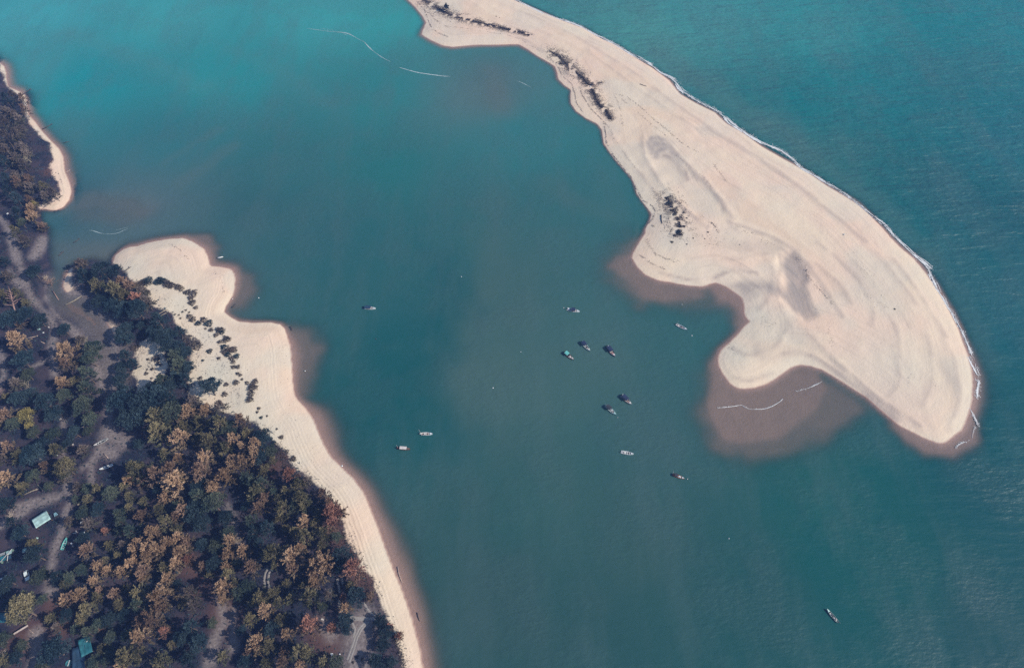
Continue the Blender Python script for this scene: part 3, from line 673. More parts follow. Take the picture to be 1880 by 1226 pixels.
# ------------------------------------------------------------------ where things are found: landmarks for the labels (photo pixels)
LM = [(75,952,"the mint roofed shelter"),(51,1057,"the parked pale car"),(120,998,"the teal beached boat"),(196,858,"the bright white beached boat"),(187,812,"the slim grey beached boat"),(153,1196,"the blue green tarpaulin"),
 (20,1022,"the broken teal hut"),(42,1157,"the pale leaning plank"),(4,1222,"the photo's lower left corner"),(18,550,"the fallen pink dead tree"),(104,470,"the creek mouth"),(196,620,"the creek bend"),(112,380,"the northern sand tip"),
 (655,1180,"the grey sand clearing"),(420,1140,"the brown clearing near the lower edge"),(436,950,"the narrow brown forest gap"),(278,670,"the enclosed sand patch"),(412,565,"the upper beach bay"),(545,735,"the middle beach bend"),
 (225,795,"the bare dirt yard"),(119,800,"the straight dirt track"),(484,1058,"the pair of curved wheel ruts"),(645,945,"the forest's beachside corner"),(740,1195,"the beach at the lower edge"),(365,1050,"the reddish brown forest gap"),
 (302,480,"the northern sand lobe"),(90,600,"the sandy track fork"),(8,120,"the sand strip at the left edge"),(110,300,"the curved northern beach strip"),(500,805,"the scrub row's lower end"),(8,670,"the track at the left edge"),
 (250,1226,"the lower edge, a fifth across"),(545,1226,"the lower edge, under a third across"),(590,1000,"the cluster of upright olive crowns"),(10,440,"the left edge dirt track"),(1235,390,"the spit's dark scrub patch"),(1355,445,"the spit's pale dune toe"),(815,5,"the spit's narrow upper end")]
ORD = ["nearest", "second nearest", "third nearest", "fourth nearest", "fifth nearest", "sixth nearest", "seventh nearest", "eighth nearest", "ninth nearest", "tenth nearest", "eleventh nearest", "twelfth nearest", "thirteenth nearest", "fourteenth nearest", "fifteenth nearest"]
CNAME = {'t': "tan", 'b': "bronze brown", 'o': "olive", 'g': "mid green", 'd': "dark green", 'r': "russet", 'a': "grey brown", 'y': "yellow", 's': "dark purplish"}
def name_all(items, noun):
    """items: dicts with u, v, c, o -> a label that singles each out by colour, side and rank from a landmark"""
    buckets = {}
    for it in items:
        dd = sorted((math.hypot(it['u'] - a, it['v'] - b), i) for i, (a, b, _) in enumerate(LM))
        dist, i = dd[0]; a, b, nm = LM[i]
        ang = math.degrees(math.atan2(-(it['v'] - b), it['u'] - a)) % 360
        side = ["right of", "up right of", "above", "up left of", "left of", "down left of", "below", "down right of"][int(((ang + 22.5) % 360) // 45)]
        buckets.setdefault((it['c'], it.get('n', noun), side, nm), []).append((dist, it))
    for (c, n, side, nm), l in buckets.items():
        l.sort(key=lambda q: q[0])
        for k, (dist, it) in enumerate(l):
            col = CNAME[c]
            if len(l) == 1: lab = f"{col} {n} {side} {nm}"
            else: lab = f"{col} {n}, {ORD[k]} {side} {nm}"
            it['o']['label'] = lab

# ------------------------------------------------------------------ trees (crown centre u, v, crown radius in photo pixels, colour)
TREES = """332 808 18 t;337 786 14 o;347 757 17 t;375 754 12 t;288 770 22 o;316 764 18 g;294 799 20 o;403 782 16 o;369 776 14 o;369 807 13 o;383 815 16 o;430 808 13 t;413 823 14 o;378 842 14 t;329 843 10 t;303 833 12 o;369 871 20 b;322 886 26 t;314 861 14 b;288 874 18 b;251 867 20 o;241 877 14 t;262 886 13 b;417 871 18 t;429 849 16 t;388 893 10 t;229 893 10 o;225 740 22 d;240 770 22 d;265 742 22 d;290 736 20 d;268 764 20 d;310 736 18 d;
454 796 12 o;444 777 14 b;448 821 11 t;470 816 13 t;465 834 11 t;448 850 12 t;469 847 11 t;485 866 12 o;450 877 13 g;466 886 14 g;484 889 14 g;467 906 16 o;488 916 13 b;525 904 10 o;534 874 15 r;551 890 14 o;554 914 14 o;503 903 9 g;509 917 9 o;594 910 12 b;482 806 15 d;422 790 14 g;478 840 12 d;566 884 10 a;
392 900 13 t;386 914 10 o;396 928 18 g;476 933 13 b;519 934 15 o;514 952 10 o;563 929 14 o;541 934 11 g;584 944 9 o;579 961 10 o;557 960 13 t;603 922 11 b;611 935 18 r;604 948 12 r;624 942 10 r;610 963 14 r;594 979 15 o;592 1000 10 o;563 988 16 o;543 980 12 o;463 958 13 g;469 976 14 d;492 969 14 d;426 995 13 t;423 1016 15 t;449 1014 13 t;420 982 12 g;418 1041 11 t;436 1033 9 g;461 1041 15 b;501 1019 22 o;536 1024 22 t;554 1008 12 t;540 1044 14 b;589 1035 24 t;578 1051 14 b;627 1022 16 d;650 1044 20 r;622 1042 13 d;417 1057 12 o;
644 1076 14 o;656 1096 20 d;678 1093 12 b;628 1096 9 r;578 1066 13 t;568 1098 18 o;570 1147 18 r;634 1141 16 d;638 1156 12 d;700 1141 14 d;708 1161 16 d;716 1151 10 r;733 1166 11 r;704 1187 14 d;690 1215 16 d;718 1217 14 d;566 1197 14 o;610 1152 12 r;604 1092 14 a;
304 914 13 t;241 911 12 o;264 920 9 o;238 933 9 o;262 947 14 b;295 939 12 o;304 959 14 o;341 937 14 b;326 950 12 b;323 930 11 g;219 943 12 g;222 957 12 g;220 974 11 g;244 974 14 g;194 975 8 r;282 983 17 t;256 1002 17 t;306 1002 16 t;275 1009 17 t;290 1012 16 t;272 1028 14 t;322 974 12 o;326 992 15 t;345 997 13 b;331 1017 16 t;325 1036 14 t;344 1027 12 r;245 1034 18 t;244 1010 12 g;203 1002 11 o;163 1011 16 b;215 1018 8 o;195 1027 8 o;181 1043 14 t;198 1049 12 t;223 1049 14 t;266 1049 14 b;303 1043 13 o;154 1046 12 g;367 914 16 g;367 889 14 d;360 939 18 d;370 962 16 d;
173 1068 12 t;122 1072 12 o;107 1061 14 d;129 1061 12 g;150 1091 16 t;131 1096 16 b;118 1103 12 t;178 1100 12 o;184 1083 10 b;210 1090 14 b;232 1081 10 o;222 1111 14 o;261 1058 11 t;260 1089 16 o;254 1112 14 g;298 1093 24 t;294 1118 16 b;308 1062 13 t;163 1118 15 o;150 1127 12 o;147 1141 10 o;140 1152 11 g;182 1147 12 g;188 1153 8 r;162 1163 12 g;260 1141 16 b;285 1146 16 b;301 1160 11 r;261 1169 16 t;234 1168 11 g;235 1203 22 o;226 1218 14 t;256 1202 14 o;297 1213 18 o;194 1215 10 g;201 1199 10 g;203 1137 14 d;229 1128 12 d;104 1196 24 d;
412 1078 18 t;430 1071 10 o;412 1102 10 t;453 1080 13 g;439 1092 12 g;477 1100 18 o;500 1093 14 o;512 1106 11 o;489 1125 15 t;516 1137 13 o;459 1138 13 o;555 1149 12 b;528 1166 12 t;472 1178 18 t;494 1187 16 o;458 1189 12 b;524 1196 12 b;547 1200 16 o;489 1219 13 o;521 1218 13 b;553 1221 11 t;349 1090 13 a;359 1108 12 a;367 1178 15 d;352 1150 15 d;339 1171 14 d;345 1205 15 d;
35 630 20 t;128 647 24 t;122 670 14 b;115 704 14 t;47 666 18 d;175 645 17 g;169 662 16 g;162 690 18 g;160 719 18 g;122 729 14 g;120 607 12 d;22 589 18 d;51 582 16 d;37 596 9 b;147 624 10 a;7 764 18 b;51 766 15 y;56 783 9 y;26 780 13 g;16 823 15 b;13 879 18 t;63 797 12 g;59 729 16 d;37 734 15 d;88 742 18 d;100 762 15 d;65 835 20 d;125 860 20 o;117 879 12 a;85 859 12 b;81 820 15 d;157 749 18 g;167 772 14 g;140 795 12 d;
59 398 12 t;78 417 9 b;33 395 12 d;42 411 9 g;46 442 11 a;65 502 13 d;7 480 10 d;13 507 11 a;148 487 13 a;13 255 13 a;33 250 12 a;39 273 13 a;13 276 13 a;26 293 13 a;50 284 11 a;43 304 11 a;8 297 11 d;33 325 12 a;50 330 11 b;31 338 11 b;13 332 11 d;81 345 10 o;56 346 11 a;84 364 10 a;101 357 10 a;55 370 10 b;16 352 11 d;33 368 12 d;56 386 10 t;65 376 6 y;
13 187 11 d;26 180 10 a;42 184 9 b;46 203 9 b;21 209 11 a;8 206 10 a;13 229 12 a;37 222 11 a;39 243 11 a;155 508 15 d;191 500 18 d;180 526 16 o;214 500 13 d;212 535 17 o;231 545 16 o;223 522 14 b;252 552 14 r;240 528 14 b;187 556 15 d;208 562 16 d;229 571 17 d;254 571 17 d;271 556 12 a;233 609 17 d;226 624 14 d;293 592 18 d;307 620 16 d;261 540 10 a;286 606 14 d;238 624 12 d;292 622 17 d;310 618 14 d;279 613 12 d;311 637 16 d;330 637 15 d;342 651 14 d;322 656 17 g;327 675 19 g;346 677 15 d;322 696 17 d;340 699 15 d;302 702 17 g;286 715 17 d;311 718 17 d;230 653 13 d;243 669 13 d;227 675 13 d;222 699 15 d;231 718 17 d;388 715 16 d;354 739 14 a;405 749 12 a;49 1122 28 o;40 980 14 d;22 960 12 d;70 1020 18 d;62 1000 13 o;6 1085 15 d;20 1068 13 d;15 925 15 d"""
tree_items = []
rnd = random.Random(5)
def place_plant(u, v, rpx, key, kind, hs=1.0, noun=None, cat="tree", group=None, hmax=17):
    z0 = 0.0
    for _ in range(3):                                     # crown centre seen at (u, v); find the foot of the trunk
        dist = depth_of(*P(u, v, z0)[:2], z0)
        r = rpx * dist / FOC
        cm, tm, h = rnd.choice(PROTO[kind]) if _ == 0 else (cm, tm, h)
        sz = min(hs * rnd.uniform(.92, 1.12) if _ == 0 else sz, hmax / (h * r)) if _ == 0 else sz
        x, y = P(u, v, max(z0, 0))
        g = max(gz(x, y), 0.0)
        z0 = g + 0.55 * h * r * sz
    x, y = P(u, v, z0)
    g = max(gz(x, y), -0.1)
    names = {'bush': ("shrub", "foliage", "stem")}.get(kind, ("casuarina_tree" if kind == 'casuarina' else "broadleaf_tree", "crown", "trunk"))
    root = empty(names[0], (x, y, g - 0.05), rnd.uniform(0, 6.28))
    root.scale = (r, r, r * sz)
    root.rotation_euler[0] = rnd.uniform(-.07, .07); root.rotation_euler[1] = rnd.uniform(-.07, .07)
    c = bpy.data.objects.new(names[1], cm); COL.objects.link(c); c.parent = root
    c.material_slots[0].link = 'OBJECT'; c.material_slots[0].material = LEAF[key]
    t = bpy.data.objects.new(names[2], tm); COL.objects.link(t); t.parent = root
    tag(root, None, cat, group)
    return dict(u=u, v=v, c=key, o=root, r=rpx)
for row in TREES.replace("\n", "").split(";"):
    u, v, r, key = row.split(); u, v, r = float(u), float(v), float(r)
    kind = 'casuarina'
    if key in 'd' and rnd.random() < .75: kind = 'broad'
    if key in 'gy' and rnd.random() < .4: kind = 'broad'
    if (u, v) in ((49, 1122), (104, 1196), (125, 860)): kind = 'broad'
    if u < 130 and v < 400: kind = 'casuarina'
    it = place_plant(u, v, r * (1.05 if (190 < u < 365 and 585 < v < 735) else 1.16 if u < 250 else 1.0 if (u > 600 and v > 1070) else 1.34), key, kind, 1.0, group="trees of the coastal forest")
    it['n'] = "feathery tree" if kind == 'casuarina' else "bushy tree"
    tree_items.append(it)
# trees filling the remaining canopy between those
occ = [(i_['u'], i_['v'], i_['r']) for i_ in tree_items]
CLEAR = [(75,952,30),(50,1057,20),(120,998,24),(196,858,26),(187,812,26),(20,1020,34),(153,1190,34),(42,1157,24),(104,945,18),(145,970,20),(225,800,34),(205,820,34),(118,800,13),(120,850,12),(485,1060,14),(420,1150,26),(436,950,15),(360,1060,18),(100,1110,16),(70,1180,22),(100,1050,18),(660,1175,34),(610,1190,22),(278,670,44),(200,640,26),(205,690,18),(200,750,14),(95,640,14),(100,580,14),(60,540,12),(25,450,12),(8,680,12),(30,572,20),(90,525,20),(120,590,18),(670,1080,26),(75,455,24),(60,925,26),(110,920,16),(620,1075,16),(540,850,16)]
fill = random.Random(99); nf = 0
while nf < 6000 and len(tree_items) < 425:
    nf += 1
    u, v = fill.uniform(4, 700), fill.uniform(400, 1222)
    if u > 260 and fill.random() < .45: continue
    x, y, _z = PG(u, v)
    if samp('main', [x], [y])[0] < 6 or samp('litter', [x], [y])[0] < .9 or samp('path', [x], [y])[0] > .25: continue
    if any(math.hypot(u - a, v - b) < c for a, b, c in CLEAR): continue
    r = fill.uniform(9, 16)
    if any(math.hypot(u - a, v - b) < .72 * (c + r) for a, b, c in occ): continue
    key = fill.choice('ddggogoa' if u < 260 else 'ddgobgot')
    kind = 'broad' if key in 'dg' and fill.random() < .95 else 'casuarina'
    it = place_plant(u, v, r * 1.15, key, kind, .9, group="trees of the coastal forest"); it['n'] = "feathery tree" if kind == 'casuarina' else "bushy tree"
    tree_items.append(it); occ.append((u, v, r))
name_all(tree_items, "tree")

# ------------------------------------------------------------------ shrubs on the dunes
SHRUBS = """259 520 9;269 515 9;263 536 10;291 514 7;299 515 7;307 520 7;316 523 6;287 518 5;312 526 4;327 526 6;332 530 5;343 536 6;354 537 7;350 546 5;352 555 6;359 564 4;335 572 2;341 569 2;347 573 2;328 578 2;331 584 2;321 577 1.6;347 580 5;353 586 6;363 593 5;373 586 6;382 593 7;377 603 2.2;387 605 4;396 615 4;403 605 7;407 609 5;415 622 7;403 627 4;412 637 7;423 641 6;384 644 5;418 650 5;324 611 2.5;413 646 6;429 641 6;434 653 5;425 657 5;428 664 4;428 673 4;436 673 4;372 661 2.5;401 657 3;436 685 3;441 688 3;433 701 5;415 705 4;444 696 2.5;453 702 3.5;468 699 5;463 710 8;460 723 6;458 732 6;475 749 3;472 756 2.5;479 766 3;367 694 4;412 723 5;279 677 3;292 689 4;268 685 3.5;271 659 2.5;289 667 3.5;295 669 3;270 678 2;278 694 2.5;238 696 2;516 802 4;503 812 4;526 828 4;538 841 5;490 763 2;508 787 2;356 632 12;343 620 8;249 637 7;286 657 7;528 864 10;610 1152 7;655 1205 3;665 1210 3.5;648 1215 2.5;
1227 373 6;1234 385 5;1239 393 5;1224 363 4;1249 415 5;1246 425 6;1251 430 4;1256 415 4;1239 432 4;1234 444 4;1249 373 2;1256 390 3;1261 400 2.5;1300 426 2.5;1273 437 2;1261 448 2;1294 438 1.6;1358 449 1.6;804 3 6;852 51 3;843 46 3;868 55 2.6;910 59 2.6;938 64 2.2;1018 104 4;1030 116 4;1048 134 4;1066 148 3.5;1086 166 3.5;1100 202 3;1118 218 2.2;911 30 1.6;924 29 1.6;917 33 1.2;1643 567 2.6"""
sh = []
for row in SHRUBS.replace("\n", "").split(";"):
    u, v, r = map(float, row.split())
    if u > 700 and v < 230 and int(u + v) % 5 > 1: continue
    key = 's' if rnd.random() < .72 else ('d' if rnd.random() < .6 else 'a')
    it = place_plant(u, v, r * (1.1 if u < 700 else .72), key, 'bush', .8, cat="shrub", group="shrubs on the dunes", hmax=3.0); it['n'] = "shrub"
    sh.append(it)
name_all(sh, "shrub")
# the one pointed conifer on the spit
it = place_plant(818, 14, 7.5, 'd', 'casuarina', .9, group=None); it['o'].name = "conifer_tree"
it['o']['label'] = "single dark pointed conifer in the scrub at the spit's upper end"

# ------------------------------------------------------------------ dead trees and logs
def bare_tree(name, u, v, rpx, label, m=DEADWOOD, h=1.6, n=16, tilt=(0, 0), seed=1, r=.05, spread=1.0):
    x, y, z = PG(u, v); s = rpx * depth_of(x, y, z) / FOC
    root = empty(name, (x, y, z), seed * 1.3, s); root.rotation_euler[0], root.rotation_euler[1] = tilt
    bare_mb(seed, h, n, r, spread).build("branches", m, root)
    tag(root, label, "dead tree"); return root
bare_tree("dead_tree", 28, 572, 17, "large bare pinkish dead tree leaning over by the left edge", mat("pink_dead_wood", (.36, .22, .18), .8, .2, 2), 2.6, 20, (R(38), R(-30)), 3, .075)
bare_tree("dead_tree", 54, 712, 15, "pale leafless star shaped tree below the left dirt track", mat("grey_dead_wood", (.33, .28, .2), .8, .2, 2), 1.2, 24, (0, 0), 4, .04, 1.1)
bare_tree("dead_tree", 96, 524, 15, "bare orange brown tree beside the creek mouth", mat("orange_dead_wood", (.28, .17, .12), .8, .2, 2), 1.3, 22, (R(12), R(8)), 5, .045, 1.0)
bare_tree("dead_tree", 88, 515, 9, "pale straw coloured dead crown left of the creek", mat("straw_dead_wood", (.45, .36, .27), .8, .2, 2), 1.1, 26, (0, 0), 6, .07, 1.0)
bare_tree("dead_tree", 3, 728, 14, "dead tree with spreading pale limbs at the left edge", mat("pink_dead_wood", (.36, .22, .18), .8, .2, 2), 1.0, 18, (R(20), R(20)), 7, .06, 1.2)
bare_tree("dead_tree", 25, 948, 12, "bleached bare tree up left of the mint roof", mat("straw_dead_wood", (.45, .36, .27), .8, .2, 2), 0.9, 22, (0, R(10)), 8, .06, 1.2)
bare_tree("dead_tree", 58, 298, 13, "grey leafless tree on the northern point", mat("grey_dead_wood", (.33, .28, .2), .8, .2, 2), 1.5, 18, (R(15), R(10)), 9, .05, 1.0)
bare_tree("dead_tree", 10, 1205, 13, "low dead branches at the photo's lower left corner", mat("grey_dead_wood", (.33, .28, .2), .8, .2, 2), .7, 20, (0, 0), 10, .05, 1.2)
bare_tree("dead_tree", 14, 1078, 8, "small white dead tree left of the parked car", mat("straw_dead_wood", (.45, .36, .27), .8, .2, 2), .9, 18, (0, 0), 12, .07, 1.2)
bare_tree("dead_tree", 120, 588, 15, "thin bare dark tree standing at the creek's muddy bank", DARKWOOD, 1.3, 22, (R(-6), R(6)), 13, .025, 1.0)
bare_tree("dead_tree", 163, 632, 13, "thin grey twiggy tree on the creek's left bank", mat("grey_dead_wood", (.33, .28, .2), .8, .2, 2), 1.2, 22, (0, 0), 14, .03, 1.0)

def log(u0, v0, u1, v1, rad, label, m=DEADWOOD, twigs=2, name="fallen_log", lift=0.0, cat="log"):
    a = PG(u0, v0); b = PG(u1, v1); rs = random.Random(int(u0 * 7 + v0))
    A, B = Vector((a[0], a[1], a[2] + rad * .8)), Vector((b[0], b[1], b[2] + rad * .8 + lift)); d = (B - A)
    mid = (A + B) / 2 + Vector((-d.y, d.x, 0)) * rs.uniform(-.06, .06); mid.z = max(mid.z, max(gz(mid.x, mid.y), 0) + rad * .7)
    mb = MB(); mb.tube([(0, 0, 0), mid - A, B - A], [rad, rad * .85, rad * .5], 7)
    for k in range(twigs):
        q = (mid - A) * rs.uniform(.6, 1.6) if False else (B - A) * rs.uniform(.4, .9)
        s_ = rs.choice((-1, 1)); e = q + Vector((-d.y, d.x, 0)).normalized() * s_ * d.length * rs.uniform(.1, .22) + d.normalized() * d.length * .12 + Vector((0, 0, rad))
        mb.tube([q, e], [rad * .4, rad * .12], 4)
    o = mb.build(name, m, None, True); o.location = A
    tag(o, label, cat); return o
log(40, 176, 59, 166, .35, "dark leaning log reaching over the water at the left edge", DARKWOOD, 3, lift=1.0)
log(78, 238, 97, 229, .3, "dark fallen trunk lying in the shallows off the northern point", DARKWOOD, 3, lift=.4)
log(117, 263, 127, 260, .22, "dark snag sticking out of the water north of the creek", DARKWOOD, 3)
log(121, 317, 129, 312, .22, "pale forked driftwood on the edge of the northern strip", DEADWOOD, 2)
log(135, 446, 147, 438, .25, "dark sunken log drifting off the creek mouth", DARKWOOD, 2)
log(108, 470, 118, 461, .3, "dark snag with white patches in the creek mouth", DARKWOOD, 3)
log(225, 503, 241, 490, .3, "dark driftwood lying on the pale northern sand lobe", DARKWOOD, 4)
log(121, 560, 150, 544, .35, "long grey log across the creek's top bank", mat("grey_dead_wood", (.33, .28, .2), .8), 1)
log(97, 534, 108, 551, .3, "pink log standing by the creek's left bank", mat("pink_dead_wood", (.36, .22, .18), .8), 0)
log(290, 578, 309, 568, .28, "upper of two grey logs beside the dune scrub", mat("grey_dead_wood", (.33, .28, .2), .8), 0)
log(293, 581, 312, 571, .28, "lower of two grey logs beside the dune scrub", mat("grey_dead_wood", (.33, .28, .2), .8), 0)
log(50, 621, 70, 617, .3, "white bent trunk above the tan crown near the left edge", DEADWOOD, 1)
log(73, 626, 83, 631, .3, "short straight pale log beside the sandy track", DEADWOOD, 0)
log(68, 889, 79, 901, .32, "straight grey log in the shade above the mint roof", mat("grey_dead_wood", (.33, .28, .2), .8), 0)
log(45, 908, 73, 897, .28, "long pale log pointing left in the shade above the mint roof", mat("grey_dead_wood", (.33, .28, .2), .8), 1)
log(143, 927, 163, 906, .4, "grey log right of the dirt track, up right of the teal boat", mat("grey_dead_wood", (.33, .28, .2), .8), 1)
log(150, 784, 166, 783, .25, "thin pale log along the top of the fenced plot", DEADWOOD, 0)
log(191, 833, 200, 843, .3, "pale log beside the bright white beached boat", DEADWOOD, 0)
log(730, 1040, 738, 1068, .25, "pale driftwood pole lying in the beach shallows", DEADWOOD, 0)
log(766, 1124, 771, 1140, .22, "dark driftwood pole in the shallows near the lower edge", DARKWOOD, 0)
log(1175, 155, 1187, 159, .25, "thin stick lying alone on the upper spit", DARKWOOD, 0)
log(1214, 395, 1216, 411, .3, "dark upright stick on the cove side of the scrub patch", DARKWOOD, 1)
log(533, 600, 537, 607, .3, "dark root lying at the waterline of the middle bay", DARKWOOD, 2)
log(426, 565, 433, 558, .3, "dark branch lying in the shallows of the upper bay", DARKWOOD, 2)
log(5, 318, 22, 307, .35, "blue grey log in the dark pool at the left edge", DARKWOOD, 0)
o = log(400, 474, 410, 472, .4, "white plank floating off the northern sand lobe", mat("white_plank", (.72, .70, .66), .6, .05), 0, "floating_plank", 0, "plank")

# ------------------------------------------------------------------ things nobody could count
def scatter_blades(pts, rs, l0, l1, w0, w1, updir=1.0, spread=.7):
    n = len(pts); d = rs.normal(size=(n, 3)) * spread + [0, 0, updir]
    return blades(pts, d, rs.uniform(l0, l1, n), rs.uniform(w0, w1, n), rs, .2)
def along(pl, width, n, rs):
    w = poly(pl) if not isinstance(pl, np.ndarray) else pl
    seg = np.linalg.norm(np.diff(w, axis=0), axis=1); cum = np.concatenate([[0], np.cumsum(seg)])
    t = rs.rand(n) * cum[-1]; i = np.clip(np.searchsorted(cum, t) - 1, 0, len(seg) - 1); f = (t - cum[i]) / seg[i]
    p = w[i] + (w[i + 1] - w[i]) * f[:, None]
    tt = t / cum[-1]
    ww = width[0] + (width[1] - width[0]) * tt if isinstance(width, tuple) else width
    off = np.clip(rs.normal(size=n), -2.2, 2.2) * ww * .5
    ang = rs.rand(n) * 6.28
    return p + np.stack([np.cos(ang), np.sin(ang)], -1) * np.abs(off)[:, None], tt
rs = np.random.RandomState(3)
G = []
for pl, wd, n in [([(775,1),(790,9),(806,20),(826,31),(850,39),(880,47),(905,52),(935,58),(958,63),(975,68)], (11, 3.5), 26000), ([(1010,97),(1022,104),(1035,115),(1045,127),(1058,138),(1070,148),(1080,158),(1088,171),(1093,185),(1100,197),(1112,207),(1122,222)], (10, 4.5), 25000),
  ([(1078,160),(1106,155)], (4, 3), 900), ([(1222,360),(1232,382),(1242,400),(1247,415),(1243,436)], (10, 8), 9500), ([(1030,100),(1060,125),(1085,155)], 9, 800), ([(1195,350),(1215,372),(1225,400),(1218,432)], 7, 500), ([(1250,380),(1262,410)], 7, 350), ([(1110,190),(1128,205)], 6, 350), ([(1260,430),(1330,452)], 9, 250),
  ([(380,610),(420,690),(450,740)], 10, 700), ([(290,540),(340,600),(370,680),(400,740)], 12, 900), ([(262,640),(290,690)], 9, 700), ([(500,820),(560,900),(605,925)], 7, 2600), ([(480,790),(530,850)], 5, 1300), ([(630,980),(655,1040),(690,1110)], 5, 2200), ([(715,1150),(745,1225)], 3.5, 1200)]:
    q, tt = along(pl, wd, n, rs); clump = fbm(q[:, 0], q[:, 1], 3.0, 2); q = q[clump > .40]
    G.append(q)
G = np.concatenate(G); z = samp('z', G[:, 0], G[:, 1]); k = z > .25
pts = np.concatenate([G[k], z[k, None]], 1)
V, Q = scatter_blades(pts, rs, .4, 1.3, .05, .12, .4, .9)
o = link("dune_grass", np_mesh("dune_grass", V, Q), LEAF['s']); tag(o, "dark thin scrub grass along the dune crests", "grass", kind='stuff')
# wrack lines: drift of dark twigs and weed left by the tide
WR = []
for pl, wd, n in [([(1128,177),(1150,182),(1175,200),(1200,223),(1230,248),(1255,270),(1282,284)], 1.3, 800), ([(1140,186),(1165,204),(1195,232),(1225,255)], 1.2, 350), ([(1128,180),(1136,195),(1140,215),(1143,234)], 1.4, 260), ([(1308,306),(1320,320),(1332,337)], 1.6, 160),
  ([(765,4),(780,20),(787,40),(793,55),(806,64),(824,71)], .8, 800), ([(788,24),(798,37),(812,48),(824,54)], 1.6, 500), ([(824,52),(880,60),(930,67),(955,74),(985,92),(1008,108)], .7, 500), ([(1025,125),(1033,142),(1050,157),(1055,172),(1058,190),(1070,207)], .7, 750), ([(1063,163),(1070,180),(1085,203),(1103,220),(1118,236)], .7, 750),
  ([(1108,227),(1112,245),(1113,262),(1125,285),(1142,306),(1160,327),(1168,347),(1180,368),(1198,380),(1203,390),(1198,403),(1190,412)], .7, 1900), ([(1120,240),(1130,262),(1150,290),(1170,315)], 1.0, 160), ([(1187,438),(1192,455),(1205,470),(1222,478),(1245,483)], 1.8, 420), ([(1174,469),(1195,485),(1212,493),(1227,499)], 1.2, 260),
  ([(1458,475),(1475,490),(1482,510),(1495,527),(1512,545),(1527,563)], 1.8, 420), ([(1288,402),(1300,410),(1310,418),(1318,432)], 1.4, 420), ([(1196,415),(1202,418)], 1.0, 60), ([(312,449),(330,460),(345,475),(352,487)], .9, 140), ([(395,500),(405,512),(412,540)], .9, 90), ([(1345,415),(1370,432)], 2.2, 90), ([(1375,430),(1420,455)], 2.5, 60),
  ([(1590,545),(1625,565)], 6, 60), ([(1560,470),(1610,530)], 9, 90), ([(1700,700),(1640,690)], 7, 40), ([(1515,600),(1530,640)], 5, 90), ([(1395,590),(1420,600)], 6, 70), ([(1335,625),(1350,655)], 4, 90), ([(620,985),(660,1050),(700,1120),(730,1180)], 1.6, 420), ([(650,1000),(690,1070),(722,1130)], 1.4, 380), ([(1260,130),(1330,180),(1500,330)], 16, 70), ([(1300,250),(1500,420),(1650,600)], 25, 160), ([(440,600),(520,640),(520,760),(640,920)], 8, 200), ([(1240,290),(1290,330),(1330,380)], 1.1, 120)]:
    q, tt = along(pl, wd, n, rs); g = fbm(q[:, 0], q[:, 1], 2.4, 2); WR.append(q[g > .40])
WR = np.concatenate(WR); z = samp('z', WR[:, 0], WR[:, 1]); k = z > .02
pts = np.concatenate([WR[k], z[k, None] + .03], 1)
V, Q = scatter_blades(pts, rs, .25, .8, .05, .15, .12, .8)
o = link("wrack_line", np_mesh("wrack_line", V, Q), mat("dark_wrack", (.085, .062, .058), .9, .2)); tag(o, "dark lines of drift weed on the sand", "drift weed", kind='stuff')
# undergrowth on the forest floor; its dark colour stands in for shade between crowns
n = 190000
q = np.stack([rs.uniform(-480, -20, n), rs.uniform(40, 560, n)], -1)
lf = samp('litter', q[:, 0], q[:, 1]) * (samp('main', q[:, 0], q[:, 1]) > 3) * (1 - .93 * samp('path', q[:, 0], q[:, 1]))
lf = lf * sstep(.30, .52, fbm(q[:, 0] + 11, q[:, 1], 13, 3))
q = q[rs.rand(n) < lf]; z = samp('z', q[:, 0], q[:, 1])
V, Q = scatter_blades(np.concatenate([q, z[:, None]], 1), rs, .6, 2.2, .10, .30, .8, .8)
o = link("undergrowth", np_mesh("undergrowth", V, Q), LEAF['d']); tag(o, "low dark undergrowth below the trees", "undergrowth", kind='stuff')
n = 26000
q = np.stack([rs.uniform(-480, -20, n), rs.uniform(40, 560, n)], -1)
lf = samp('litter', q[:, 0], q[:, 1]) * (samp('main', q[:, 0], q[:, 1]) > 3) * sstep(.45, .6, fbm(q[:, 0] + 71, q[:, 1] + 33, 16, 3))
q = q[rs.rand(n) < lf]; z = samp('z', q[:, 0], q[:, 1])
V, Q = scatter_blades(np.concatenate([q, z[:, None]], 1), rs, .4, 1.4, .03, .09, .25, .8)
o = link("fallen_twigs", np_mesh("fallen_twigs", V, Q), BARK); tag(o, "fallen twigs and dry branches on the forest floor", "twigs", kind='stuff')
